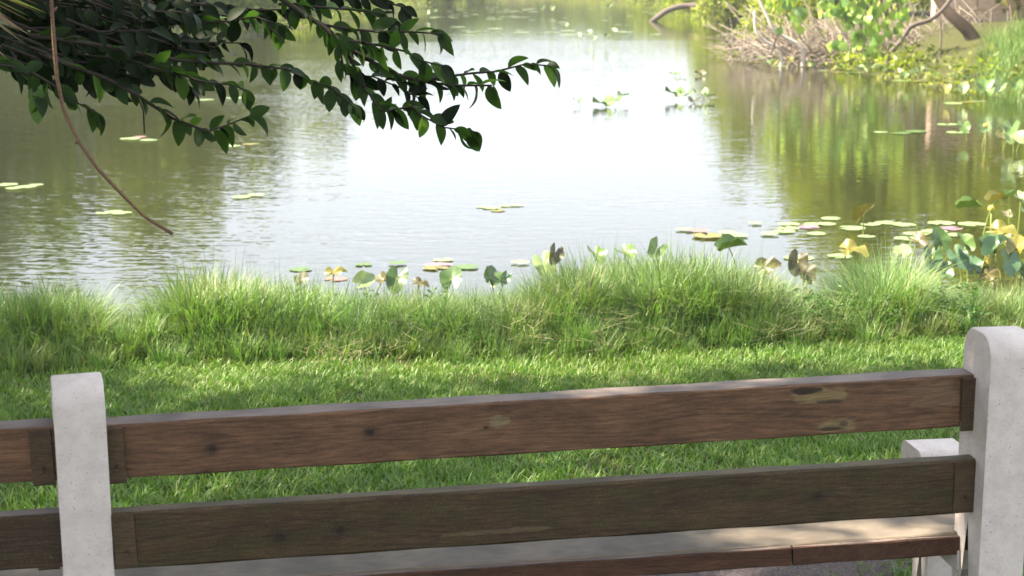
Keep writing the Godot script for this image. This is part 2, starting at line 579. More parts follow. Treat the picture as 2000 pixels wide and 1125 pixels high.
# ------------------------------------------------------------------ trees around the pond
func far_tree(at: Vector3, h: float, spread: float, tint: Color, low: float, label: String, called := "pond_tree", dens := 1.0, group := "trees around the pond") -> void:
	at.y = ground_y(at.x, at.z) - 0.05
	var t := thing(called, label, "tree", at, group)
	var st := new_st()
	var lean := Vector3(rf(-0.12, 0.12), 0, rf(-0.12, 0.12)) * h
	var tp := smooth_path([Vector3.ZERO, lean * 0.2 + Vector3(0, h * 0.3, 0), lean * 0.7 + Vector3(0, h * 0.65, 0), lean + Vector3(0, h * 0.92, 0)], 10)
	tube(st, tp, taper(0.018 * h + 0.05, 0.02, 11), 7, 0.08)
	part("trunk", done(st), M.bark, t)
	var where := []
	var tints := []
	var nl := 7
	for k in nl:
		var a := TAU * k / nl + rf(-0.4, 0.4)
		var f := rf(0.25, 0.75)
		var s: Vector3 = tp[int(f * 10)]
		var out := Vector3(cos(a), rf(0.15, 0.8), sin(a)).normalized()
		var e := s + out * spread * rf(0.6, 1.0) * (1.1 - f * 0.4)
		var ls := new_st()
		tube(ls, smooth_path([s, s.lerp(e, 0.5) + Vector3(0, 0.1 * h * 0.3, 0), e], 6), taper(0.008 * h + 0.02, 0.012, 7), 5)
		part("limb", done(ls), M.bark, t)
		# clumps of leaves gather round the limb's outer half, leaving gaps between limbs
		for c in int(34 * dens):
			var q: Vector3 = s.lerp(e, rf(0.35, 1.1)) + rv(1.0) * spread * 0.30
			where.append(Transform3D(Basis.from_euler(rv(PI)).scaled(Vector3.ONE * rf(0.7, 1.4)), q))
			tints.append(tint * rf(0.75, 1.3))
	for c in int(60 * dens):
		var f := rf(0.4, 1.05)
		var q: Vector3 = tp[clampi(int(f * 10), 0, 10)] + rv(1.0) * spread * 0.45 * (1.3 - f * 0.7)
		where.append(Transform3D(Basis.from_euler(rv(PI)).scaled(Vector3.ONE * rf(0.7, 1.4)), q))
		tints.append(tint * rf(0.75, 1.3))
	# leafy skirts near the ground
	for c in int(low * 90):
		var a := rf(0, TAU)
		var r := spread * sqrt(rng.randf()) * 0.95
		var q := Vector3(cos(a) * r, rf(0.1, 0.35) * h * (1.0 - 0.4 * r / spread), sin(a) * r)
		where.append(Transform3D(Basis.from_euler(rv(PI)).scaled(Vector3.ONE * rf(0.6, 1.1)), q))
		tints.append(tint * rf(0.6, 1.1))
	var cr := many("crown", M.far_cluster, M.far_leaf, where, tints, t)
	tag(cr, "", "", "", "stuff")
func bush(at: Vector3, h: float, w: float, tint: Color, label: String) -> void:
	at.y = ground_y(at.x, at.z) - 0.03
	var t := thing("waterside_bush", label, "bush", at, "bushes along the pond shores")
	var st := new_st()
	for k in 5:
		var a := rf(0, TAU)
		tube(st, [Vector3.ZERO, Vector3(cos(a) * w * 0.25, h * 0.4, sin(a) * w * 0.25), Vector3(cos(a) * w * 0.5, h * 0.8, sin(a) * w * 0.5)], [0.03, 0.02, 0.008], 5)
	part("stem", done(st), M.bark, t)
	var where := []
	var tints := []
	for c in int(70 * w * h / 2.0) + 30:
		var a := rf(0, TAU)
		var r := sqrt(rng.randf())
		var q := Vector3(cos(a) * r * w, h * (0.05 + 0.85 * rng.randf() * sqrt(1.0 - 0.75 * r * r)), sin(a) * r * w)
		where.append(Transform3D(Basis.from_euler(rv(PI)).scaled(Vector3.ONE * rf(0.45, 0.9)), q))
		tints.append(tint * rf(0.7, 1.3))
	tag(many("foliage", M.far_cluster, M.far_leaf, where, tints, t), "", "", "", "stuff")
func at_u(u: float, d: float) -> Vector3:
	return Vector3((u - HALF_W) / F * d, 0, -d)
func far_trees() -> void:
	M.far_cluster = leaf_cluster(26, 0.55, 0.30, 0.55)
	M.far_leaf = mat(lin(0.26, 0.30, 0.055), 0.5, 0.45, true, lin(0.86, 1.0, 0.16))
	var lit_tint := Color(1.12, 1.08, 0.9)  # brighter tint: a sunlit look put into the foliage colour
	var mid_tint := Color(1, 1, 1)  # middle tint, between the lit and the shaded look
	var dim_tint := Color(0.62, 0.72, 0.68)  # darker tint: shade painted into the foliage, also to darken the far channel
	# left shore: each row is azimuth pixel, distance, height, spread, tint
	for r in [[-420, 50, 9.6, 2.9, dim_tint, "dark leafy tree on the shore beyond the hanging stem, round the bend"], [-180, 49, 9.2, 2.8, mid_tint, "broad green tree beside the dark bend tree"], [60, 51, 9.0, 2.7, dim_tint, "dark green tree mirrored behind the hanging stem"], [200, 55, 7.6, 2.2, dim_tint, "slim dark tree next to yellow-green tree behind the branch"], [330, 54, 7.8, 2.2, lit_tint, "yellow-green sunlit tree mirrored under the leafy branch"], [455, 57, 7.2, 2.1, lit_tint, "smaller yellow-green tree beside the one under the leafy branch"], [560, 66, 6.2, 1.9, mid_tint, "green tree at the mouth of the far channel"], [680, 84, 6.4, 2.0, lit_tint, "light green tree standing alone along the far channel"]]:
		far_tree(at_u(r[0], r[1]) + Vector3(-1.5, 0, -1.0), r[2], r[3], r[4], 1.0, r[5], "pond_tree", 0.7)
	# right bank
	for r in [[1400, 66, 6.0, 1.3, lit_tint, "thin light green tree across the cove behind bank tip"], [1330, 78, 4.6, 1.3, mid_tint, "small green tree above the arched branch"], [1500, 46.5, 6.2, 1.7, lit_tint, "slender yellow-green tree on the tip of the brushy bank"], [1620, 42, 7.0, 2.0, lit_tint, "tall yellow-green tree above the vine-draped brush"], [1760, 40, 7.6, 2.1, mid_tint, "leafy green tree behind the dead brush"], [1900, 38, 7.2, 2.0, lit_tint, "yellow-green tree by the pale wall"], [2060, 34, 7.0, 2.1, mid_tint, "green tree over the reedy shore"], [2260, 30, 7.4, 2.2, lit_tint, "broad sunlit tree at the near end of the reedy shore"]]:
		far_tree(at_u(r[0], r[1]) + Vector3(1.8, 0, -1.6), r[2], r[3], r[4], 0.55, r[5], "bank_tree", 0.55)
	# low growth along the far channel, below the open sky
	for r in [[760, 96, 3.0, 2.6, dim_tint], [860, 102, 2.8, 2.8, dim_tint], [810, 100, 3.0, 2.6, dim_tint], [950, 132, 3.6, 3.6, dim_tint], [1050, 134, 3.4, 3.8, dim_tint], [1000, 138, 3.8, 3.6, dim_tint], [1100, 138, 3.6, 3.6, dim_tint], [905, 118, 3.4, 3.2, dim_tint], [1150, 134, 3.6, 3.6, dim_tint], [1195, 128, 3.4, 3.4, dim_tint], [1235, 118, 3.2, 2.8, dim_tint], [1300, 92, 2.4, 1.8, mid_tint], [1375, 76, 2.0, 1.5, lit_tint], [1440, 66, 2.2, 1.5, lit_tint], [1520, 58, 2.0, 1.5, lit_tint]]:
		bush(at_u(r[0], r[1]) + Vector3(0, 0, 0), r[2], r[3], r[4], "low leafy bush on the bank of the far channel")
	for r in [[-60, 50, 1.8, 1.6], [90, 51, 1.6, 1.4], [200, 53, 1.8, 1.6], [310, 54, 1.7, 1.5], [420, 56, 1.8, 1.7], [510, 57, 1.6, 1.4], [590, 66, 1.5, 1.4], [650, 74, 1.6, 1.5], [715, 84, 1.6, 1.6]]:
		bush(at_u(r[0], r[1]) + Vector3(-0.8, 0, -0.4), r[2], r[3], dim_tint.lerp(mid_tint, rf(0.2, 0.8)), "dark green bush at the water's edge under the trees behind the branch")

func right_bank() -> void:
	# dead brush: a thicket of bare grey-pink twigs along the right bank
	M.dead = mat(lin(0.25, 0.205, 0.17), 0.85, 0.4, true)
	for b in [[1540, 118, 36.5, 1.5, 0.9, "tangle of bare pale twigs at the bank tip"], [1660, 128, 34.5, 1.9, 1.3, "thicket of bare twigs behind the trailing leafy vine"], [1790, 130, 33.0, 2.0, 1.1, "dense brown heap of dead twigs below the leaning trunk"], [1900, 128, 32.5, 1.6, 0.9, "thin bare brush beside the grassy bank"]]:
		var at := gp(b[0], b[1], WATER)
		at = Vector3(at.x, WATER + 0.02, at.z - 0.6)
		var t := thing("dead_brush", b[5], "brush", at, "dead brush on the far bank")
		var st := new_st()
		for k in int(230 * b[3]):
			var s := Vector3(rf(-1, 1) * b[3], rf(-0.05, 0.45), rf(-0.9, 0.9))
			var dir := Vector3(rf(-1, 1), rf(-0.35, 0.8), rf(-1, 0.8)).normalized()
			var l: float = rf(0.4, 1.5) * b[4]
			var mid := s + dir * l * 0.5 + rv(0.14)
			var e := mid + (dir + rv(0.5) + Vector3(0, -0.2, 0)) * l * 0.5
			var v := rf(0.45, 1.7)
			st.set_color(Color(v, v * rf(0.92, 1.0), v * rf(0.85, 1.0)))
			var r := rf(0.006, 0.019)
			tube(st, [s, mid, e], [r, r * 0.8, r * 0.35], 4)
		part("twig_tangle", done(st), M.dead, t)
	# the long branches one can pick out
	M.pale_wood = mat(lin(0.5, 0.44, 0.40), 0.8)
	M.dark_wood = mat(lin(0.10, 0.075, 0.06), 0.85)
	for b in [[[[1478, -10], [1500, 35], [1512, 60], [1538, 75], [1568, 96]], 36.0, 0.05, "pale_wood", "white forked branch leaning out of the brush"], [[[1474, 20], [1476, 60], [1494, 80], [1525, 98]], 36.3, 0.04, "pale_wood", "thin pale branch bent low beside the white branch"], [[[1866, -14], [1840, 20], [1812, 42], [1780, 50], [1757, 85], [1735, 108]], 33.2, 0.06, "dark_wood", "dark crooked branch slanting down to the water"], [[[1836, 40], [1838, 70], [1836, 108]], 33.0, 0.03, "dark_wood", "thin dark upright stick in the brush"]]:
		var pts := []
		for q in b[0]: pts.append(pd(q[0], q[1], b[1]))
		var base: Vector3 = pts[-1]
		base.y = WATER - 0.1
		pts.append(base)
		var st := new_st()
		tube(st, smooth_path(pts, 16), taper(b[2] * 0.7, b[2], 17), 6, 0.1)
		var o := part("bare_branch", done(st), M[b[3]], self)
		tag(o, b[4], "branch")
	# leaning trunk
	var lt := new_st()
	tube(lt, smooth_path([pd(1800, -60, 34.5), pd(1840, 10, 34.2), pd(1868, 40, 34.0), pd(1900, 72, 34.0), pd(1915, 120, 34.0)], 10), taper(0.09, 0.16, 11), 9, 0.12)
	tag(part("leaning_trunk", done(lt), M.bark, self), "thick brown trunk leaning over behind the dead brush", "trunk")
	# the arched branch over the far water
	var ab := new_st()
	tube(ab, smooth_path([pd(1500, 25, 66), pd(1446, 22, 66), pd(1400, 15, 66.5), pd(1340, 12, 67), pd(1305, 20, 67), pd(1284, 34, 67), pd(1270, 45, 67)], 22), taper(0.2, 0.1, 23), 6, 0.12)
	tag(part("arched_branch", done(ab), M.dark_wood, self), "dark fallen branch arching low over the far channel water", "branch")
	# pale wall behind the brush
	var wall := thing("garden_wall", "low pale wall behind the brush and leaning trunk", "wall", Vector3(0, 0, 0))
	var wc := pd(1945, 0, 38.0)
	for k in 3:
		for j in 2:
			var bm := BoxMesh.new()
			bm.size = Vector3(0.98, 0.78, 0.4)
			part("block", bm, M.pale_wall, wall, Transform3D(Basis(Vector3.UP, 0.03 * k), Vector3(wc.x - 1.0 + k * 1.0, 0.5 + j * 0.8, wc.z + 0.02 * j)))
	# trailing leafy vine hanging in front of the brush: each leaf its own piece
	var vn := thing("trailing_vine", "bright green round-leaved vine trailing from bank tree to water", "vine", pd(1690, 135, 34.0) * Vector3(1, 0, 1) + Vector3(0, WATER, 0), "vines trailing over the brush")
	leafy_vine(vn, [[[1660, -30], [1655, 20], [1650, 60], [1645, 90]], [[1690, -30], [1695, 20], [1700, 70], [1697, 130]], [[1720, -30], [1728, 20], [1735, 60], [1742, 82]], [[1675, -30], [1676, 20], [1684, 62], [1690, 100]], [[1745, -30], [1752, 0], [1755, 30]], [[1640, -30], [1630, -5], [1632, 20]]], 33.6, 190)
	var v2 := thing("trailing_vine", "small yellow-green vine trailing beside the white branch", "vine", pd(1560, 120, 36.0) * Vector3(1, 0, 1) + Vector3(0, WATER, 0), "vines trailing over the brush")
	leafy_vine(v2, [[[1580, -30], [1568, 5], [1556, 30], [1546, 56]], [[1530, -30], [1522, -8], [1512, 14]], [[1610, -30], [1612, -5], [1615, 15]]], 35.5, 60)
	# reeds on the grassy right shore
	var reed := tall_clump(40, 0.25, 0.6, 0.012, 0.7)
	var where := []
	var tints := []
	for k in 260:
		var u := rf(1920, 2150)
		var d := rf(24.0, 34.0) if k % 3 else rf(40.0, 46.0)
		if d > 36: u = rf(1450, 1500)
		var p := Vector3((u - 1000) / F * d, 0, -d)
		var s := pond_depth(p.x, p.z)
		if s > 0.4: continue
		p.y = ground_y(p.x, p.z)
		where.append(Transform3D(Basis(Vector3.UP, rf(0, TAU)).scaled(Vector3.ONE * rf(0.6, 1.2) * (0.5 if d > 36 else 1.0)), p))
		tints.append(Color(0.95, 0.95, 0.8) * rf(0.8, 1.2))
	tag(many("reeds", reed, M.tall, where, tints, self), "light green reeds and grass beside the dead brush", "reeds", "", "stuff")
	# one ground cover of low weeds along far banks
	where = []
	tints = []
	for i in pond.size():
		var a := pond[i]
		var b := pond[(i + 1) % pond.size()]
		if a.y > -15.0 and b.y > -15.0: continue
		var n := int(a.distance_to(b) * 9.0)
		for k in n:
			var q := a.lerp(b, rng.randf()) + Vector2(rf(-0.9, 0.9), rf(-0.9, 0.9))
			var s := pond_depth(q.x, q.y)
			if s > 0.25: continue
			where.append(Transform3D(Basis.from_euler(rv(PI)).scaled(Vector3.ONE * rf(0.25, 0.6)), Vector3(q.x, ground_y(q.x, q.y) + rf(0.0, 0.25), q.y)))
			tints.append(Color(1.0, 1.0, 0.9) * rf(0.5, 1.3))
	tag(many("bank_weeds", M.far_cluster, M.far_leaf, where, tints, self), "low green weeds fringing the far pond banks", "weeds", "", "stuff")
func leafy_vine(vn: Node3D, strands: Array, d: float, count: int) -> void:
	var lf := leaf_mesh(0.9, 0.25, 0.15, 5, 0.1, true)
	var paths := []
	for s in strands:
		var pts := []
		for q in s: pts.append(pd(q[0], q[1], d + rf(-0.2, 0.2)) - vn.position)
		var path := smooth_path(pts, 10)
		paths.append(path)
		var st := new_st()
		tube(st, path, taper(0.018, 0.008, 11), 5)
		part("stem", done(st), M.dark_wood, vn)
	var mats := [mat(lin(0.16, 0.24, 0.04), 0.45, 0.5, false, lin(0.5, 0.7, 0.1)), mat(lin(0.22, 0.30, 0.06), 0.45, 0.5, false, lin(0.55, 0.75, 0.12)), mat(lin(0.07, 0.13, 0.03), 0.45, 0.5, false, lin(0.2, 0.35, 0.05))]
	for k in count:
		var path: Array = paths[k % paths.size()]
		var p: Vector3 = path[rng.randi() % 11] + Vector3(rf(-0.22, 0.22), rf(-0.15, 0.12), rf(-0.15, 0.15))
		var b := Basis.from_euler(Vector3(rf(-0.9, 0.9) + 1.1, rf(0, TAU), rf(-1.6, -0.6)))
		part("leaf", lf, mats[rng.randi() % 3], vn, Transform3D(b.scaled(Vector3.ONE * rf(0.15, 0.28)), p))

# ------------------------------------------------------------------ bench
func beam_mesh(l: float, h: float, t: float, bev: float) -> ArrayMesh:
	# a timber along +x, its near top edge at the origin, hanging down h and back t, with eased edges
	var st := new_st()
	st.set_smooth_group(-1)
	var pr := [Vector2(0, -bev), Vector2(-bev, 0), Vector2(-t + bev, 0), Vector2(-t, -bev), Vector2(-t, -h + bev), Vector2(-t + bev, -h), Vector2(-bev, -h), Vector2(0, -h + bev)]  # (z, y)
	# texture rows: the near face takes the whole height of the picture, other faces take strips of it
	var n := 24
	for k in 8:
		var a: Vector2 = pr[k]
		var b: Vector2 = pr[(k + 1) % 8]
		for i in n:
			var xa := l * i / n
			var xb := l * (i + 1) / n
			var wa := 0.0012 * sin(xa * 17.0 + k * 2.0)
			var wb := 0.0012 * sin(xb * 17.0 + k * 2.0)
			var wa2 := 0.0012 * sin(xa * 17.0 + ((k + 1) % 8) * 2.0)
			var wb2 := 0.0012 * sin(xb * 17.0 + ((k + 1) % 8) * 2.0)
			var va := -a.y / h * 0.8
			var vb := -b.y / h * 0.8
			if k == 1:
				va = 0.84 - a.x / t * 0.14
				vb = 0.84 - b.x / t * 0.14
			elif k == 5:
				va = 0.2 - a.x / t * 0.4
				vb = 0.2 - b.x / t * 0.4
			var P := [Vector3(xa, a.y + wa, a.x), Vector3(xb, a.y + wb, a.x), Vector3(xb, b.y + wb2, b.x), Vector3(xa, b.y + wa2, b.x)]
			var U := [Vector2(xa / l, va), Vector2(xb / l, va), Vector2(xb / l, vb), Vector2(xa / l, vb)]
			for q in [0, 2, 1, 0, 3, 2]:
				st.set_uv(U[q])
				st.add_vertex(P[q])
	for e in [0.0, l]:
		for k in range(1, 7):
			var tri := [pr[0], pr[k], pr[k + 1]]
			if e > 0: tri = [pr[0], pr[k + 1], pr[k]]
			for q in tri:
				st.set_uv(Vector2(0.02 - q.x, -q.y / h))
				st.add_vertex(Vector3(e, q.y, q.x))
	return done(st)
func post_mesh(w: float, d: float, h: float, r: float, bev: float) -> ArrayMesh:
	# a cast post, width along x, rounded over the top from front to back; origin at the base centre
	var prof := [Vector2(-d / 2, -0.06)]
	for k in 9:
		var a := PI - PI * 0.5 * k / 8
		prof.append(Vector2(-d / 2 + r + r * cos(a), h - r + r * sin(a)))
	for k in 9:
		var a := PI * 0.5 - PI * 0.5 * k / 8
		prof.append(Vector2(d / 2 - r + r * cos(a), h - r + r * sin(a)))
	prof.append(Vector2(d / 2, -0.06))
	var st := new_st()
	st.set_smooth_group(1)
	var c := Vector2(0, h * 0.5)
	var rows := [[-w / 2, bev], [-w / 2 + bev, 0.0], [w / 2 - bev, 0.0], [w / 2, bev]]
	for i in prof.size() - 1:
		for k in 3:
			var P := []
			for q in [[i, k], [i + 1, k], [i + 1, k + 1], [i, k + 1]]:
				var p: Vector2 = prof[q[0]]
				var ins: float = rows[q[1]][1]
				var pp := p + (c - p).normalized() * ins
				P.append(Vector3(rows[q[1]][0] + 0.001 * wob.get_noise_2d(p.y * 900.0, q[1] * 77.0), pp.y, pp.x))
			quad(st, P[0], P[1], P[2], P[3])
	for s in [0, 3]:
		st.set_smooth_group(2 + s)
		for i in range(0, prof.size() - 1):
			var a: Vector2 = prof[i] + (c - prof[i]).normalized() * bev
			var b: Vector2 = prof[i + 1] + (c - prof[i + 1]).normalized() * bev
			var tri := [Vector3(rows[s][0], c.y, c.x), Vector3(rows[s][0], a.y, a.x), Vector3(rows[s][0], b.y, b.x)]
			if s == 0: tri.reverse()
			for p in tri: st.add_vertex(p)
	return done(st)
func bench() -> void:
	var dl := 3.9
	var dr := 3.9 * 1.062
	var top_l := pd(245, 828, dl)
	var top_r := pd(1914, 731, dr)
	var low_l := pd(213, 1003, dl + 0.0)
	var low_r := pd(1902, 897, dr)
	var run := top_r - top_l
	var flat := Vector3(run.x, 0, run.z).normalized()
	var nearer := flat.cross(Vector3.UP)          # towards the camera
	var b := thing("bench", "long timber bench with white concrete posts facing the pond", "bench", Vector3(top_l.x, 0, top_l.z))
	var o: Vector3 = b.position
	var brown := Color(0.44, 0.315, 0.228)
	var umber := Color(0.25, 0.175, 0.12)
	var pale := Color(0.45, 0.395, 0.26)
	var scar := Color(0.14, 0.10, 0.07)
	var w_top := wood_mat(wood_image(1400, 100, 31, brown, umber, [[2.0, 0.55, 0.16], [4.35, 0.42, 0.14], [6.1, 0.45, 0.05]], 0.05, [[6.3, 0.35, 0.16, 0.14, Color(0.46, 0.46, 0.34), 0.45], [11.3, 0.22, 0.50, 0.17, pale, 0.75], [11.1, 0.12, 0.26, 0.07, scar, 0.9], [11.45, 0.36, 0.22, 0.04, scar, 0.6], [11.6, 0.82, 0.33, 0.13, pale, 0.65], [11.5, 0.88, 0.2, 0.035, scar, 0.7], [11.68, 0.79, 0.08, 0.06, scar, 0.5], [13.2, 0.35, 0.5, 0.3, Color(0.42, 0.35, 0.27), 0.5]]))
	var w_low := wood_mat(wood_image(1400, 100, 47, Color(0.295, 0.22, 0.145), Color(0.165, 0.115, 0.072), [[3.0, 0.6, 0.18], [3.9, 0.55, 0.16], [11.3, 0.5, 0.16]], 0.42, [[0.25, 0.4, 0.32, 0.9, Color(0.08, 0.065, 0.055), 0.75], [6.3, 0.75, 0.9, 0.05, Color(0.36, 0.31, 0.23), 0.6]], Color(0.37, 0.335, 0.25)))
	var w_left := wood_mat(wood_image(500, 100, 53, brown, umber, [[3.2, 0.5, 0.1]], 0.05, []))
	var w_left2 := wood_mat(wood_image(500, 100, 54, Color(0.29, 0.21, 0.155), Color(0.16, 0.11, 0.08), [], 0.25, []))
	var w_seat := wood_mat(wood_image(1400, 100, 61, Color(0.50, 0.45, 0.39), Color(0.38, 0.34, 0.29), [[5.0, 0.5, 0.12]], 0.04, [], Color(0.42, 0.38, 0.33)))
	var w_apron := wood_mat(wood_image(1000, 64, 63, Color(0.34, 0.22, 0.15), Color(0.19, 0.12, 0.085), [], 0.02, []))
	var w_cleat := wood_mat(wood_image(160, 300, 67, Color(0.34, 0.265, 0.185), Color(0.18, 0.125, 0.085), [[0.3, 0.7, 0.08]], 0.25, []))
	var rust := mat(lin(0.06, 0.03, 0.02), 0.7)
	var th := 0.078
	var beam := func(a: Vector3, c: Vector3, h: float, m: Material, called: String, t: float, bev: float) -> Transform3D:
		var x := (c - a).normalized()
		var z := x.cross(Vector3.UP).normalized()
		var bs := Basis(x, z.cross(x), z)
		var tr := Transform3D(bs, a - o)
		part(called, beam_mesh(a.distance_to(c), h, t, bev), m, b, tr)
		return tr
	var out := (top_r - top_l).normalized()
	# back rails; they run a little way into the posts
	var hl := 0.140
	var rt: Transform3D = beam.call(top_l - out * 0.13, top_r + out * 0.02, hl, w_top, "back_rail", th, 0.004)
	var out2 := (low_r - low_l).normalized()
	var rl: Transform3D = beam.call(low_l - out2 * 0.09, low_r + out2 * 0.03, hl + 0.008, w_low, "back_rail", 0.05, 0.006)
	# the next bay, running out of view
	var nb := pd(100, 832, dl - 0.012)
	var nb2 := nb - flat * 1.7 + Vector3(0, -0.03, 0)
	beam.call(nb2, nb + flat * 0.035, hl, w_left, "back_rail", th, 0.004)
	var mb := pd(105, 1003, dl - 0.012)
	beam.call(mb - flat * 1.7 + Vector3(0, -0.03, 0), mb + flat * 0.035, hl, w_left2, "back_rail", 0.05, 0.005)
	# seat: planks on the pond side, at the height of the seat edge seen under the low rail
	var sr := pd(1866, 1041, dr + 0.135)
	var sl := pd(785, 1111, lerpf(dl, dr, (785.0 - 245.0) / 1668.0) + 0.135)
	var so := (sr - sl).normalized()
	var s0 := sl - so * 1.05
	var s1 := sr + so * 0.09
	for k in 2:
		var back := -nearer * (0.206 * k)
		beam.call(s0 + back, s1 + back, 0.038, w_seat, "seat_plank", 0.2, 0.004)
	# apron under the seat's edge, in two lengths
	var cut := sl.lerp(sr, (1535.0 - 785.0) / 1081.0)
	var drop := Vector3(0, -0.004, 0) + nearer * 0.018
	beam.call(s0 + drop, cut + drop - so * 0.003, 0.052, w_apron, "seat_apron", 0.0175, 0.003)
	beam.call(cut + drop + so * 0.003, s1 + drop - so * 0.01, 0.052, w_apron, "seat_apron", 0.0175, 0.003)
	# posts
	var lean := Basis(Vector3.BACK, -0.004)
	var yaw := Basis(flat, Vector3.UP, nearer)
	var pdp := 0.172
	var left_c := pd(145, 900, dl - 0.05) - nearer * (pdp * 0.5)
	var right_c := pd(1966, 900, dr - 0.05) - nearer * (pdp * 0.5)
	var left_top := pd(140, 727, dl + 0.04).y
	var right_top := pd(1945, 629, dr + 0.05).y
	for p in [[left_c, left_top, 0.19], [right_c, right_top, 0.0]]:
		var base := Vector3(p[0].x, 0, p[0].z) - o
		part("post", post_mesh(0.121, pdp, p[1], 0.062, 0.004), M.paint, b, Transform3D(Basis(Vector3.UP, p[2]) * yaw * lean, base))
	# the arm end and front leg at the right end
	var arm := pd(1828, 868, dr + 0.62)
	var ah := arm.y
	part("front_leg", post_mesh(0.10, 0.12, ah - 0.09, 0.004, 0.003), M.paint, b, Transform3D(yaw, Vector3(pd(1862, 1100, dr + 0.5).x, 0, arm.z) - o))
	part("arm_rest", beam_arm(), M.paint, b, Transform3D(yaw, arm - o))
	part("seat_bearer", beam_mesh(0.07, 0.06, 0.55, 0.004), M.paint, b, Transform3D(yaw, Vector3(sr.x, sr.y - 0.042, sr.z) + flat * 0.0 + nearer * 0.02 - o))
	# cleats that hold the rails in the posts, each with two nails
	var cm := cleat_mesh()
	var nail := new_st()
	tube(nail, [Vector3(0, 0, -0.006), Vector3(0, 0, 0.0015)], [0.0042, 0.0042], 8)
	var nm := done(nail)
	var put_cleat := func(tr: Transform3D, x: float, h: float) -> void:
		var c := part("cleat", cm, w_cleat, b, tr * Transform3D(Basis.IDENTITY, Vector3(x, -0.006, 0.0)))
		c.scale = Vector3(1, h, 1.0 if h > 0.98 else 0.35)
		for y in [-0.045, -0.105]:
			part("nail", nm, rust, c, Transform3D(Basis.IDENTITY, Vector3(0.026 + rf(-0.006, 0.006), y + rf(-0.01, 0.01), 0.0135)))
	var lx := (pd(203, 890, dl) - (rt.origin + o)).dot(out)
	put_cleat.call(rt, lx - 0.002, 1.0)
	put_cleat.call(rt, top_l.distance_to(top_r) + 0.13 - 0.052, 1.0)
	var lx2 := (pd(212, 1060, dl) - (rl.origin + o)).dot(out2)
	put_cleat.call(rl, lx2 + 0.012, 0.97)
	put_cleat.call(rl, low_l.distance_to(low_r) + 0.09 - 0.052, 0.97)
	put_cleat.call(Transform3D(rt.basis, pd(57, 834, dl - 0.012) - o), 0.0, 1.0)
	put_cleat.call(Transform3D(rl.basis, pd(66, 1005, dl - 0.012) - o), 0.0, 0.97)
func cleat_mesh() -> ArrayMesh:
	var m := beam_mesh(0.052, 0.142, 0.012, 0.002)
	var mdt := MeshDataTool.new()
	mdt.create_from_surface(m, 0)
	for i in mdt.get_vertex_count():
		mdt.set_vertex(i, mdt.get_vertex(i) + Vector3(0, 0, 0.0135))
	m.clear_surfaces()
	mdt.commit_to_surface(m)
	return m
func beam_arm() -> ArrayMesh:
	# the cast arm: a short slab rounded over front and back, its top at the origin
	var st := new_st()
	st.set_smooth_group(1)
	var hw := 0.075
	var d := 0.085
	var prof := []
	for k in 7:
		var a := PI - PI * 0.5 * k / 6
		prof.append(Vector2(-d + 0.035 + 0.035 * cos(a), -0.035 + 0.035 * sin(a)))
	for k in 7:
		var a := PI * 0.5 - PI * 0.5 * k / 6
		prof.append(Vector2(d - 0.035 + 0.035 * cos(a), -0.035 + 0.035 * sin(a)))
	prof.append(Vector2(d, -0.1))
	prof.append(Vector2(-d, -0.1))
	for i in prof.size():
		var a: Vector2 = prof[i]
		var c: Vector2 = prof[(i + 1) % prof.size()]
		st.set_smooth_group(1 if i < 14 else 2 + i)
		quad(st, Vector3(-hw, a.y, a.x), Vector3(-hw, c.y, c.x), Vector3(hw, c.y, c.x), Vector3(hw, a.y, a.x))
	for s in [-1, 1]:
		st.set_smooth_group(30 + s)
		for i in prof.size():
			var a: Vector2 = prof[i]
			var c: Vector2 = prof[(i + 1) % prof.size()]
			var tri := [Vector3(s * hw, -0.05, 0), Vector3(s * hw, a.y, a.x), Vector3(s * hw, c.y, c.x)]
			if s < 0: tri.reverse()
			for p in tri: st.add_vertex(p)
	return done(st)

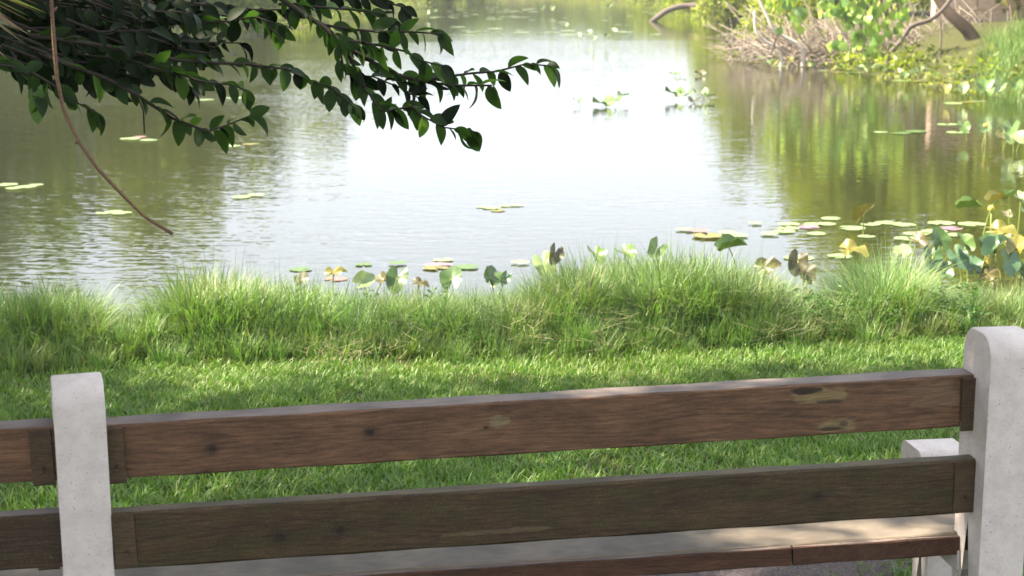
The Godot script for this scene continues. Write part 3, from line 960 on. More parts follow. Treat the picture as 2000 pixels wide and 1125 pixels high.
# ------------------------------------------------------------------ the shade tree and its hanging spray
func shadow_xz(p: Vector3) -> Vector2:
	var q := p - to_sun * (p.y / to_sun.y)
	return Vector2(q.x, q.z)
func shade_tree() -> void:
	var root := Vector3(-5.2, 0, -4.2)
	var t := thing("shade_tree", "large tree whose dark leafy branch hangs over the pond view", "tree", root)
	var st := new_st()
	var tp := smooth_path([Vector3(0, -0.1, 0), Vector3(0.1, 1.2, 0.1), Vector3(-0.1, 2.6, 0.0), Vector3(0.1, 4.2, 0.2), Vector3(0.0, 6.0, 0.2)], 14)
	tube(st, tp, taper(0.34, 0.12, 15), 12, 0.06)
	part("trunk", done(st), M.bark, t)
	# limbs of the crown
	for e in [Vector3(3.0, 5.6, 0.5), Vector3(2.4, 6.2, 2.6), Vector3(-0.5, 6.4, 3.2), Vector3(-2.0, 6.5, 0.5), Vector3(1.8, 5.8, -1.6), Vector3(-1.0, 6.6, -2.2), Vector3(3.9, 6.6, 1.9)]:
		var ls := new_st()
		tube(ls, smooth_path([tp[9 + rng.randi() % 4], e * Vector3(0.5, 0.88, 0.5) + rv(0.15), e], 8), taper(0.11, 0.025, 9), 7, 0.06)
		part("limb", done(ls), M.bark, t)
	# the crown: leaf clumps with gaps where the ground shows flecks of sun
	var holes := []
	for h in [[1480, 1062, 4.2, 0.10], [1580, 1055, 4.2, 0.10], [1680, 1050, 4.23, 0.10], [1780, 1045, 4.25, 0.10], [1850, 1040, 4.27, 0.06], [1050, 775, 4.05, 0.07], [1150, 770, 4.06, 0.06], [1580, 745, 4.1, 0.05], [1900, 800, 4.2, 0.03]]:
		var q := shadow_xz(pd(h[0], h[1], h[2]))
		holes.append(Vector3(q.x, q.y, h[3]))
	var where := []
	var tints := []
	var n := FastNoiseLite.new(); n.seed = 77; n.frequency = 0.55
	var seat_a := shadow_xz(pd(150, 1150, 4.05))
	var seat_b := shadow_xz(pd(1400, 1075, 4.2))
	for k in 17000:
		var g := Vector2(rf(-5.0, 4.6), rf(-11.5, 1.5))     # where its shadow falls
		var edge := curve_at([[-6, -10.4], [-2.4, -10.0], [-2.0, -8.2], [-1.75, -7.2], [0.0, -7.35], [1.0, -7.5], [2.0, -7.6], [3.2, -7.4], [5, -7.0]], g.x) + 0.22 * n.get_noise_2d(g.x * 2.0, g.y * 2.0)
		if g.y < edge:
			# an outlying, thinner bough over part of the bank
			if g.x < -0.75 + 0.3 * n.get_noise_2d(g.y * 2.0, 9.0) or g.y > edge - 0.55 or g.y < -9.6 or rng.randf() > 0.16: continue
		var thin := n.get_noise_2d(g.x * 1.4, g.y * 1.4)
		var over_seat := Geometry2D.get_closest_point_to_segment(g, seat_a, seat_b).distance_to(g) < 0.28
		if thin > 0.62 and not over_seat: continue
		var skip := false
		for h in holes:
			if Vector2(h.x, h.y).distance_to(g) < h.z + 0.12: skip = true
		if skip: continue
		if g.x < -1.9 and g.y < -7.6 and rng.randf() < 0.45: continue
		var hgt := rf(4.6, 7.4)
		var p := Vector3(g.x, 0, g.y) + to_sun * (hgt / to_sun.y)
		where.append(Transform3D(Basis.from_euler(rv(PI)).scaled(Vector3.ONE * rf(0.7, 1.2)), p - root))
		tints.append(Color(1, 1, 1) * rf(0.75, 1.25))
		if where.size() >= 7000: break
	# extra clumps added along the sun's line to keep the bench in shade
	var segs := [[shadow_xz(pd(60, 830, 3.9)), shadow_xz(pd(1930, 735, 4.12))], [shadow_xz(pd(60, 1000, 3.9)), shadow_xz(pd(1930, 900, 4.12))], [seat_a, seat_b], [shadow_xz(pd(150, 740, 3.9)), shadow_xz(pd(150, 1120, 3.9))], [shadow_xz(pd(1960, 640, 4.1)), shadow_xz(pd(1960, 1120, 4.1))], [shadow_xz(pd(1790, 880, 4.7)), shadow_xz(pd(1870, 880, 4.7))]]
	for k in 1100:
		var sg: Array = segs[[0, 0, 0, 1, 1, 2, 2, 2, 3, 4, 5][k % 11]]
		var g: Vector2 = sg[0].lerp(sg[1], rng.randf()) + Vector2(rf(-0.14, 0.14), rf(-0.14, 0.14))
		var skip := false
		for h in holes:
			if Vector2(h.x, h.y).distance_to(g) < h.z + 0.13: skip = true
		if skip: continue
		where.append(Transform3D(Basis.from_euler(rv(PI)).scaled(Vector3.ONE * rf(0.7, 1.2)), Vector3(g.x, 0, g.y) + to_sun * (rf(4.8, 7.0) / to_sun.y) - root))
		tints.append(Color(1, 1, 1) * rf(0.75, 1.25))
	print("crown clumps ", where.size())
	var cl := leaf_cluster(16, 0.17, 0.11, 0.5)
	tag(many("crown", cl, M.crown, where, tints, t), "", "", "", "stuff")
	# ---- the spray in view: [path of (u, v), depth, radius]
	var sprays := [
		[[[-260, -420], [120, -330], [400, -130], [545, -2], [628, 48], [682, 97], [770, 143], [809, 159], [890, 167], [961, 167]], 5.15, 0.016, 4],
		[[[809, 159], [870, 150], [922, 143], [968, 140], [1026, 125], [1068, 128]], 5.15, 0.005, 0],
		[[[682, 110], [701, 153], [727, 192], [747, 218], [770, 214], [805, 208], [825, 227], [867, 249], [925, 256]], 5.1, 0.005, 0],
		[[[60, 70], [200, 90], [350, 118], [490, 126], [560, 135], [612, 160], [647, 170], [688, 206]], 5.0, 0.009, 1],
		[[[280, 128], [350, 145], [399, 160], [451, 166], [482, 176]], 4.95, 0.004, 0],
		[[[90, 110], [200, 150], [266, 184], [301, 208], [336, 231], [406, 257], [455, 240], [488, 226]], 4.9, 0.008, 2],
		[[[60, 140], [110, 170], [150, 200], [190, 222]], 4.8, 0.005, 0],
		[[[-40, 120], [20, 130], [60, 150], [75, 190]], 4.8, 0.005, 0],
		[[[150, 20], [231, 40], [330, 46], [422, 44], [502, 33], [545, 50]], 5.2, 0.006, 0],
		[[[545, 8], [600, 12], [695, 20], [750, 28], [772, 50]], 5.25, 0.005, 0],
		[[[628, 48], [690, 58], [740, 62], [800, 62], [860, 66]], 5.2, 0.005, 0],
		[[[682, 80], [740, 88], [790, 100], [820, 118], [862, 128]], 5.05, 0.005, 0],
		[[[647, 60], [664, 88], [668, 120], [676, 145], [730, 150], [790, 175], [815, 190]], 5.1, 0.004, 0],
		[[[280, -30], [360, 5], [440, 12], [520, 20], [560, 18]], 5.3, 0.006, 0],
		[[[-30, 10], [90, 20], [200, 10], [300, 22], [390, 30]], 5.2, 0.006, 0],
		[[[-30, 60], [80, 55], [190, 60], [290, 72], [380, 82], [470, 84]], 5.1, 0.006, 0],
		[[[-30, 100], [70, 92], [160, 108], [260, 118], [330, 140], [372, 176]], 5.0, 0.006, 0],
		[[[540, -20], [610, -12], [690, -8], [750, 4], [790, 14]], 5.3, 0.005, 0],
		[[[520, 49], [545, 70], [556, 84]], 5.2, 0.003, 9],
		[[[266, 184], [280, 215], [282, 260]], 4.9, 0.0028, 9],
	]
	var leaves := []
	for s in sprays:
		var pts := []
		for q in s[0]: pts.append(pd(q[0], q[1], s[1] + rf(-0.06, 0.06)) - root)
		if s[0][0][1] < -300: pts.push_front(tp[7])
		var path := smooth_path(pts, 5 * pts.size())
		var ts := new_st()
		tube(ts, path, taper(s[2] if s[2] < 0.012 else 0.05, 0.0022 if s[2] < 0.012 else 0.003, path.size()), 6, 0.1)
		part("twig", done(ts), M.twig, t)
		if s[3] == 9: continue
		var length := 0.0
		for i in path.size() - 1: length += path[i].distance_to(path[i + 1])
		var step := 0.023
		var nleaf := int(length / step)
		for i in nleaf:
			var f := (i + 0.5) / nleaf
			var k := clampi(int(f * (path.size() - 1)), 0, path.size() - 2)
			var p: Vector3 = path[k].lerp(path[k + 1], f * (path.size() - 1) - k)
			var uv := proj(p + root)
			if uv.y < -40 or uv.x < -40: continue
			var tg: Vector3 = (path[k + 1] - path[k]).normalized()
			leaves.append([p, tg, i])
		# the leaf that ends the twig
		leaves.append([path[-1], (path[-1] - path[-2]).normalized(), -1])
		leaves.append([path[-1], (path[-1] - path[-2]).normalized() + Vector3(0, -0.5, 0), -1])
	# the thick of the branch towards the trunk: short leafy twigs one behind the other
	for k in 95:
		var u := rf(-40, 330)
		var v := rf(-30, 170) * (1.0 - 0.25 * u / 330.0)
		var d := rf(4.9, 5.7)
		var a := pd(u, v, d) - root
		var e := pd(u + rf(50, 110), v + rf(-10, 40), d + rf(-0.2, 0.2)) - root
		var ts := new_st()
		tube(ts, [a - Vector3(0.1, -0.04, 0), a, e], [0.005, 0.004, 0.002], 5)
		part("twig", done(ts), M.twig, t)
		for i in 6:
			leaves.append([a.lerp(e, i / 5.0), (e - a).normalized(), i])
	var kinds := [leaf_mesh(0.50, 0.38, 0.35, 8, 0.05), leaf_mesh(0.55, 0.22, 0.22, 8, 0.0), leaf_mesh(0.46, 0.55, 0.45, 8, 0.1), leaf_mesh(0.52, 0.3, 0.55, 8, 0.0)]
	# the leaves that show largest become pieces of their own, the rest one mass
	var rest_t := []
	var rest_c := []
	var count := 0
	print("leaves ", leaves.size())
	for i in leaves.size():
		var L: Array = leaves[i]
		var tg: Vector3 = L[1]
		var side: Vector3 = tg.cross(cam_basis.z).normalized() * (1.0 if int(L[2]) % 2 == 0 else -1.0)
		var dir := (tg * rf(0.3, 0.8) + side * rf(0.15, 0.6) * (0.0 if int(L[2]) < 0 else 1.0) + Vector3(0, -rf(0.05, 0.55), 0) + rv(0.35)).normalized()
		var up := (Vector3.UP * rf(0.2, 1.0) + cam_basis.z * rf(-0.4, 1.0) + rv(0.5)).normalized()
		var zz := dir.cross(up).normalized()
		var size := rf(0.048, 0.094)
		var bs := Basis(dir, zz.cross(dir), zz).scaled_local(Vector3.ONE * size)
		var tr := Transform3D(bs, L[0])
		var q := proj(L[0] + root)
		if count < 300 and (i < 330 and (i % 12 != 5)):
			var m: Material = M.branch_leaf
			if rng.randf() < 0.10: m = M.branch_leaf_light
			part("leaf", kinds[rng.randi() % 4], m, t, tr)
			count += 1
		else:
			rest_t.append(tr)
			rest_c.append(Color(1, 1, 1) * rf(0.7, 1.2))
	var ym := part("leaf", kinds[1], M.leaf_yellow, t, Transform3D(Basis.from_euler(Vector3(0.3, 0.2, -1.5)).scaled(Vector3.ONE * 0.05), pd(712, 214, 5.1) - root))
	tag(ym, "yellowing leaf hanging under the twig")
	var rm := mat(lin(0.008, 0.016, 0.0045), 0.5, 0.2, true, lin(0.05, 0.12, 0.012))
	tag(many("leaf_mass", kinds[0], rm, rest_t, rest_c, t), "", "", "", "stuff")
	# ---- the bare hanging stem
	var hp := []
	for q in [[60, -420], [90, -150], [100, 0], [104, 60], [108, 130], [118, 200], [135, 242], [160, 288], [195, 335], [240, 382], [285, 426], [337, 457]]:
		hp.append(pd(q[0], q[1], 4.55))
	hp.push_front(root + tp[9])
	var hs := new_st()
	var hpath := smooth_path(hp, 60)
	var rad := []
	for i in 61:
		rad.append(lerpf(0.0125, 0.0042, pow(i / 60.0, 1.5)) * (1.0 + 0.3 * wob.get_noise_1d(i * 700.0) + (0.14 if i % 5 == 0 else 0.0)))
	tube(hs, hpath, rad, 9, 0.07)
	var tip: Vector3 = hpath[58]
	tube(hs, [tip, tip + Vector3(0.012, 0.012, 0)], [0.003, 0.0015], 5)
	for k in 9:
		var at: Vector3 = hpath[24 + k * 4]
		var o2 := (rv() + cam_basis.x * (1.0 if k % 2 else -1.0)).normalized()
		tube(hs, [at, at + o2 * 0.012, at + o2 * 0.018 + Vector3(0, 0.004, 0)], [0.006, 0.0045, 0.0015], 5)
	tag(part("hanging_stem", done(hs), M.vine, self), "bare brown woody stem hanging in front of the leafy branch", "stem")
	# ---- dry palm fronds at the top corner
	var palm := thing("palm_frond", "dry tan and green palm frond poking in beside the branch", "frond", root + tp[5] + Vector3(0.2, 0, 0.4))
	var pm := [mat(lin(0.20, 0.14, 0.06), 0.7, 0.4, false, lin(0.15, 0.1, 0.04)), mat(lin(0.11, 0.12, 0.03), 0.6, 0.4, false, lin(0.2, 0.25, 0.04)), mat(lin(0.13, 0.09, 0.05), 0.75)]
	var hub := pd(-190, -50, 4.4)
	var rs := new_st()
	tube(rs, [Vector3.ZERO, (hub - palm.position) * 0.5 + Vector3(0, 0.05, 0), hub - palm.position], [0.012, 0.01, 0.007], 6)
	part("stalk", done(rs), pm[2], palm)
	for k in 13:
		var tipv: Array = [[85, 28, 0], [58, 32, 1], [92, 26, 1], [40, 62, 0], [60, 70, 2], [48, 85, 0], [30, 68, 1], [16, 118, 0], [78, 10, 0], [36, 20, 2], [66, 45, 0], [6, 96, 1], [25, 40, 0]][k]
		var e := pd(tipv[0], tipv[1], 4.4 + rf(-0.15, 0.15))
		var st2 := new_st()
		var dirv := e - hub
		var sd := dirv.cross(rv() + cam_basis.y).normalized() * 0.013
		var m1 := hub + dirv * 0.5 + Vector3(0, 0.03, 0)
		quad(st2, hub - sd * 0.5, m1 - sd, m1 + Vector3(0, -0.006, 0), hub)
		quad(st2, hub, m1 + Vector3(0, -0.006, 0), m1 + sd, hub + sd * 0.5)
		for q in [m1 - sd, e, m1 + Vector3(0, -0.006, 0), m1 + Vector3(0, -0.006, 0), e, m1 + sd]: st2.add_vertex(q)
		part("leaflet", done(st2), pm[tipv[2]], palm, Transform3D(Basis.IDENTITY, -palm.position))

# ------------------------------------------------------------------ lilies
func pad_mesh(notch: float, cup: float, seed_: int) -> ArrayMesh:
	# a round floating pad of radius 1 with a slit, slightly uneven
	var st := new_st()
	st.set_smooth_group(1)
	var n := 22
	var rr := RandomNumberGenerator.new(); rr.seed = seed_
	var rim := []
	var mid := []
	for k in n + 1:
		var a := notch + (TAU - 2.0 * notch) * k / n
		var r := 1.0 + rr.randf_range(-0.05, 0.05)
		rim.append(Vector3(cos(a) * r, cup * rr.randf_range(0.2, 1.0), sin(a) * r))
		mid.append(Vector3(cos(a) * 0.55, cup * 0.15, sin(a) * 0.55))
	for k in n:
		st.add_vertex(Vector3.ZERO); st.add_vertex(mid[k]); st.add_vertex(mid[k + 1])
		quad(st, mid[k], rim[k], rim[k + 1], mid[k + 1])
	return done(st)
func blade_leaf_mesh(fold: float, wave: float, seed_: int) -> ArrayMesh:
	# a heart-shaped standing leaf, stalk joint at the origin, lying in xz with lobes behind; folded up along x
	var st := new_st()
	st.set_smooth_group(1)
	var rr := RandomNumberGenerator.new(); rr.seed = seed_
	var n := 26
	var rings := [[], [], []]
	for k in n + 1:
		var a := -PI + TAU * k / n
		var back := absf(a) / PI
		var r := 1.0 - 0.12 * sin(back * PI) + 0.18 * exp(-back * 7.0)
		if back > 0.90: r = lerpf(0.85, 0.12, (back - 0.90) / 0.10)
		r *= 1.0 + rr.randf_range(-0.03, 0.03)
		var w := wave * sin(a * 5.0 + seed_) + wave * 0.6 * rr.randf_range(-1, 1)
		for q in 3:
			var f: float = [0.35, 0.7, 1.0][q]
			var x := cos(a) * r * f
			var z := sin(a) * r * 0.86 * f
			var y := fold * absf(z) + w * f * f - 0.12 * x * x
			z *= 1.0 - 0.35 * fold
			rings[q].append(Vector3(x, y, z))
	for k in n:
		st.add_vertex(Vector3.ZERO); st.add_vertex(rings[0][k]); st.add_vertex(rings[0][k + 1])
		for q in 2:
			quad(st, rings[q][k], rings[q + 1][k], rings[q + 1][k + 1], rings[q][k + 1])
	return done(st)
func veined(c: Color, vein: Color, seed_: int, blot: Color, amount: float) -> StandardMaterial3D:
	# leaf colour with fine blotches and browned spots; triplanar in the leaf's own axes
	var n := FastNoiseLite.new(); n.seed = seed_; n.frequency = 0.03
	var im := Image.create(128, 128, false, Image.FORMAT_RGB8)
	for j in 128:
		for i in 128:
			var a := n.get_noise_2d(i, j)
			var f := n.get_noise_2d(i * 4.0, j * 4.0 + 300.0)
			var q := c.lerp(vein, clampf(0.4 + 0.9 * f, 0, 1) * 0.5)
			q = q.lerp(blot, clampf((a + amount) * 4.0, 0.0, 0.8))
			im.set_pixel(i, j, q)
	var m := mat(Color.WHITE, 0.38, 0.5)
	m.albedo_texture = ImageTexture.create_from_image(im)
	m.uv1_triplanar = true
	m.uv1_scale = Vector3(0.7, 0.7, 0.7)
	m.backlight_enabled = true
	m.backlight = Color(0.62, 0.62, 0.55)
	return m
func lilies() -> void:
	var green := veined(Color(0.27, 0.37, 0.12), Color(0.36, 0.46, 0.2), 1, Color(0.42, 0.38, 0.15), -0.35)
	var dark := veined(Color(0.20, 0.30, 0.08), Color(0.27, 0.38, 0.13), 2, Color(0.32, 0.26, 0.1), -0.4)
	var blue := veined(Color(0.27, 0.38, 0.25), Color(0.34, 0.45, 0.32), 3, Color(0.4, 0.42, 0.25), -0.4)  # bluish cast: sky reflected on the blades, put into their colour
	var yellow := veined(Color(0.40, 0.40, 0.12), Color(0.46, 0.45, 0.19), 4, Color(0.42, 0.31, 0.12), -0.15)
	var tan_ := veined(Color(0.34, 0.325, 0.17), Color(0.40, 0.38, 0.23), 5, Color(0.29, 0.21, 0.11), -0.1)
	var olive := veined(Color(0.24, 0.23, 0.08), Color(0.32, 0.30, 0.12), 6, Color(0.16, 0.10, 0.05), -0.1)
	var pale := veined(Color(0.47, 0.55, 0.35), Color(0.53, 0.60, 0.4), 7, Color(0.62, 0.6, 0.36), -0.3)
	var red := veined(Color(0.50, 0.36, 0.34), Color(0.55, 0.42, 0.38), 8, Color(0.55, 0.5, 0.4), -0.3)
	var purple := veined(Color(0.50, 0.38, 0.43), Color(0.58, 0.46, 0.5), 9, Color(0.5, 0.45, 0.4), -0.3)
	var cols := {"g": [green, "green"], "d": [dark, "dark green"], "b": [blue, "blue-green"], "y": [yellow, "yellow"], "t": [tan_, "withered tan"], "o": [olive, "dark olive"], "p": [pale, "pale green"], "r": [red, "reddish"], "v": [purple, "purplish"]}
	var pads := []
	for k in 4: pads.append(pad_mesh(0.12 + 0.05 * k, 0.05, 100 + k))
	# floating pads: u, v, width in photograph pixels, colour, cluster
	var spots := [[1336, 450, 34, "p", 0], [1363, 453, 46, "r", 0], [1420, 456, 36, "p", 0], [1382, 463, 62, "y", 0], [1440, 462, 44, "p", 0], [1474, 438, 28, "p", 5], [1504, 459, 38, "p", 5], [1532, 454, 42, "p", 5], [1541, 440, 44, "p", 5], [1540, 447, 42, "p", 5], [1580, 445, 42, "v", 5], [1586, 439, 40, "p", 5], [1614, 440, 38, "p", 5], [1623, 428, 40, "p", 5], [1595, 458, 38, "p", 5], [1664, 447, 52, "p", 6], [1692, 464, 36, "p", 6], [1734, 437, 52, "p", 6], [1766, 441, 44, "p", 6], [1700, 441, 40, "p", 6], [1838, 438, 54, "p", 7], [1856, 447, 48, "v", 7], [1898, 439, 56, "p", 7], [1790, 458, 52, "p", 7], [1824, 455, 52, "p", 7], [1770, 468, 48, "p", 7], [1870, 461, 50, "p", 7], [1560, 505, 60, "p", 9], [1640, 503, 50, "p", 9],
		[588, 527, 46, "g", 1], [710, 518, 34, "g", 1], [776, 516, 38, "g", 1], [856, 519, 58, "v", 1], [866, 509, 40, "p", 1], [912, 523, 50, "g", 1], [1016, 515, 38, "p", 1], [656, 546, 46, "r", 1], [850, 525, 50, "y", 1],
		[960, 407, 36, "p", 2], [990, 403, 30, "p", 2], [1010, 402, 28, "p", 2], [972, 412, 30, "y", 2], [940, 405, 22, "p", 2],
		[205, 417, 36, "p", 3], [238, 418, 40, "p", 3], [225, 414, 30, "p", 3], [470, 386, 40, "p", 3], [500, 383, 36, "p", 3], [15, 362, 40, "p", 3], [50, 366, 44, "p", 3], [28, 370, 36, "p", 3], [70, 362, 30, "p", 3], [255, 272, 40, "p", 3], [290, 275, 36, "p", 3], [272, 269, 30, "r", 3], [450, 286, 40, "p", 3], [490, 283, 34, "y", 3], [400, 196, 36, "p", 3], [460, 192, 40, "p", 3],
		[1790, 258, 44, "g", 4], [1760, 261, 40, "g", 4], [1720, 259, 30, "p", 4], [1850, 244, 40, "p", 4], [1870, 260, 46, "p", 4], [1880, 200, 50, "y", 4], [1860, 203, 40, "p", 4], [1910, 198, 34, "p", 4], [1760, 158, 40, "p", 4], [1800, 160, 36, "y", 4]]
	var where_names := ["beside the reddish pad past the grass mound", "by the leaves behind the low grass", "in the open bright water", "drifting in the tree reflections near the hanging stem", "near the dead brush shore", "in the raft around the purplish pad", "below the upright yellow leaf", "at the edge of the dense leafy clump", "", "close under the tufted grass point"]
	for s in spots:
		var p := gp(s[0], s[1], WATER)
		var r: float = s[2] * 0.5 / F * proj(p).z
		p.y = WATER + 0.004 + 0.0022 * (rng.randi() % 5)
		var o := part("lily_pad", pads[rng.randi() % 4], cols[s[3]][0], self, Transform3D(Basis(Vector3.UP, rf(0, TAU)).scaled(Vector3(r, 0.12 if r > 0.1 else 0.08, r * rf(0.85, 1.0))), p))
		tag(o, "%s floating lily pad %s" % [cols[s[3]][1], where_names[s[4]]], "lily pad", "floating lily pads")
	# far pads: many small ones on the channel and along the right bank
	for k in 150:
		var u := 0.0
		var v := 0.0
		var nm := "small pale lily pad on the dark far channel"
		if k < 92:
			v = 8.0 + 62.0 * pow(rng.randf(), 0.8)
			u = rf(800, 1300) if k % 4 else rf(800, 1060)
			if k % 4 == 0: v = [23.0, 33.0][k / 4 % 2] + rf(-2, 2)
		else:
			u = rf(1470, 1900)
			v = 118.0 + (u - 1470) * 0.06 + rf(-8, 14)
			nm = "small lily pad fringing the dead brush"
		var p := gp(u, v, WATER)
		if pond_depth(p.x, p.z) < 0.15: continue
		p.y = WATER + 0.005
		var r := rf(0.12, 0.3) if k < 92 else rf(0.08, 0.18)
		var o := part("lily_pad", pads[rng.randi() % 4], cols[["p", "p", "g", "y"][rng.randi() % 4] if k >= 92 else ["p", "p", "p", "g"][rng.randi() % 4]][0], self, Transform3D(Basis(Vector3.UP, rf(0, TAU)).scaled(Vector3(r, 0.2, r)), p))
		tag(o, nm, "lily pad", "floating lily pads")
	# standing leaves: u, v (blade centre), width, colour, rise above the water, pitch towards us (deg), roll (deg), cluster
	var kinds := [blade_leaf_mesh(0.3, 0.08, 1), blade_leaf_mesh(0.55, 0.10, 2), blade_leaf_mesh(0.9, 0.08, 3), blade_leaf_mesh(0.2, 0.15, 4)]
	var stem_m := mat(lin(0.22, 0.26, 0.06), 0.5, 0.5, false, lin(0.2, 0.25, 0.05))
	var L := [[652, 533, 44, "y", 0.15, 15, 8, 3, 0], [590, 546, 40, "o", 0.1, 30, 20, 0, 0], [708, 550, 50, "p", 0.15, 40, -30, 1, 0], [748, 546, 36, "t", 0.14, 30, 30, 1, 0], [776, 543, 58, "d", 0.18, 45, 0, 0, 0], [818, 553, 34, "t", 0.1, 20, -10, 3, 0], [882, 545, 60, "d", 0.18, 35, 14, 0, 0], [958, 543, 56, "d", 0.18, 30, -35, 1, 0], [988, 543, 30, "b", 0.18, 50, -20, 1, 0], [1062, 514, 54, "p", 0.3, 50, 12, 0, 0], [1084, 496, 46, "o", 0.38, 40, -35, 1, 0], [1164, 498, 52, "g", 0.32, 20, -10, 1, 0], [1222, 494, 52, "g", 0.34, 15, 14, 1, 0], [1282, 487, 58, "g", 0.38, 25, -28, 1, 0],
		[1424, 484, 58, "d", 0.16, 12, 10, 2, 1], [1494, 522, 50, "t", 0.12, 40, 25, 3, 1], [1558, 510, 52, "o", 0.2, 55, -5, 0, 1], [1572, 536, 56, "o", 0.08, 40, -25, 1, 1], [1656, 488, 66, "y", 0.18, 12, 6, 3, 1], [1686, 420, 44, "y", 0.16, 35, 55, 2, 1],
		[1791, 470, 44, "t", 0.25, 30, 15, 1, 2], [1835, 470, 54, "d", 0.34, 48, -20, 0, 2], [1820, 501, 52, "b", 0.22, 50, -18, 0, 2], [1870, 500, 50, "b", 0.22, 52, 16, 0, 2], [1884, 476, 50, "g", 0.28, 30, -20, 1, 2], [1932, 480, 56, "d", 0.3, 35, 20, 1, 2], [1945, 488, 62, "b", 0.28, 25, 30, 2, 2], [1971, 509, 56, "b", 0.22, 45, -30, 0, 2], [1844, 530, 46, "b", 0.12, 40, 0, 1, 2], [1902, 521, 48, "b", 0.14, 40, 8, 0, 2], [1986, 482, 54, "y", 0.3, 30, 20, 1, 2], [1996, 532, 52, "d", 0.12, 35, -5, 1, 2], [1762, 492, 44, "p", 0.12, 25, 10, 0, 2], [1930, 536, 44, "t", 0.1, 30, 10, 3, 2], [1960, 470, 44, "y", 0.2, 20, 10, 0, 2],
		[1950, 450, 58, "y", 0.2, 20, 14, 3, 3], [1943, 391, 44, "y", 0.3, 5, 10, 2, 3], [1970, 385, 36, "g", 0.32, 10, 20, 2, 3], [1994, 388, 40, "p", 0.3, 30, 0, 1, 3], [1888, 404, 46, "g", 0.07, 5, 8, 2, 3], [1965, 420, 30, "t", 0.15, 20, 0, 1, 3], [2010, 420, 46, "g", 0.25, 20, 0, 1, 3],
		[1882, 246, 34, "g", 0.2, 30, 0, 0, 4], [1926, 254, 38, "g", 0.22, 5, 0, 1, 4], [1976, 250, 48, "g", 0.3, 20, 10, 1, 4], [1972, 262, 36, "p", 0.2, 50, 0, 0, 4], [1960, 268, 44, "y", 0.12, 15, 0, 1, 4], [1996, 270, 40, "p", 0.16, 40, 20, 0, 4], [1925, 174, 50, "g", 0.25, 35, 10, 1, 4], [1950, 168, 36, "p", 0.3, 50, -20, 1, 4], [1844, 175, 36, "y", 0.2, 30, 0, 1, 4], [1880, 174, 30, "p", 0.2, 40, 0, 1, 4], [1985, 165, 40, "g", 0.3, 20, 0, 1, 4],
		[1128, 197, 26, "g", 0.085, 4, 0, 1, 5], [1180, 203, 57, "g", 0.046, 4, 4, 1, 5], [1205, 194, 31, "g", 0.097, 4, 6, 1, 5], [1216, 187, 31, "g", 0.123, 4, -4, 1, 5], [1318, 184, 52, "g", 0.097, 4, -6, 1, 5], [1340, 184, 39, "g", 0.097, 4, 4, 1, 5], [1370, 183, 39, "p", 0.108, 4, 4, 1, 5], [1356, 197, 36, "o", 0.031, 4, 0, 1, 5], [1384, 188, 28, "g", 0.077, 4, 0, 1, 5], [1315, 143, 26, "g", 0.058, 4, 0, 0, 5], [1330, 144, 26, "p", 0.058, 4, 0, 0, 5], [1368, 144, 26, "t", 0.046, 4, 0, 1, 5]]
	for k in 34:
		# the fringe of leaves along the right bank, and a few clumps in the channel
		if k < 22:
			var u := rf(1470, 1900)
			L.append([u, 112.0 + (u - 1470) * 0.085 + rf(-6, 10), rf(14, 24), ["g", "y", "p", "d"][k % 4], 0.2, rf(5, 45), rf(-20, 20), k % 4, 6])
		else:
			L.append([[1190, 1150, 850, 1080, 1060, 1130, 1105, 1160, 1185, 1200, 835, 1300][k - 22], [12, 62, 22, 16, 15, 68, 50, 75, 70, 60, 24, 8][k - 22], 14, ["g", "p"][k % 2], 0.3, rf(5, 40), 0, 1, 7])
	var near_what := ["standing lily leaf rising behind the low bank grass", "lily leaf off the point between grass mounds", "lily leaf crowded in the clump beside the round tuft", "lily leaf among the pads and yellow buds", "lily leaf in the clumps off the reedy shore", "lily leaf standing in the bright open water", "lily leaf fringing the dead brush bank", "lily leaf in the far dark channel"]
	for s in L:
		var foot := gp(s[0], s[1], WATER + s[4])
		var r: float = s[2] * 0.56 / F * proj(foot).z
		var o := thing("lily_leaf", "%s %s" % [cols[s[3]][1], near_what[s[8]]], "lily leaf", Vector3(foot.x, WATER, foot.z), "standing lily leaves")
		var st := new_st()
		var rise: float = s[4]
		var bow := Vector3(rf(-0.05, 0.05), 0, rf(-0.03, 0.05))
		tube(st, smooth_path([Vector3(bow.x * 2.0, -0.12, bow.z), bow + Vector3(0, rise * 0.5, 0), Vector3(0, rise, 0)], 6), taper(0.0065, 0.0045, 7), 6)
		part("stalk", done(st), stem_m, o)
		var spin := rf(-0.6, 0.6) + (PI * 0.5 if s[7] < 2 else 0.0) * (1.0 if rng.randf() < 0.5 else -1.0)
		var bs := Basis(Vector3.BACK, deg_to_rad(s[6])) * Basis(Vector3.RIGHT, deg_to_rad(s[5])) * Basis(Vector3.UP, spin)
		part("blade", kinds[s[7]], cols[s[3]][0], o, Transform3D(bs.scaled_local(Vector3.ONE * r), Vector3(0, rise, 0)))
	# yellow buds
	var bud := new_st()
	tube(bud, [Vector3(0, -0.028, 0), Vector3(0, -0.018, 0), Vector3(0, 0, 0), Vector3(0, 0.018, 0), Vector3(0, 0.026, 0)], [0.006, 0.024, 0.03, 0.022, 0.006], 10)
	var bm := done(bud)
	var bmat := mat(lin(0.65, 0.48, 0.05), 0.5)
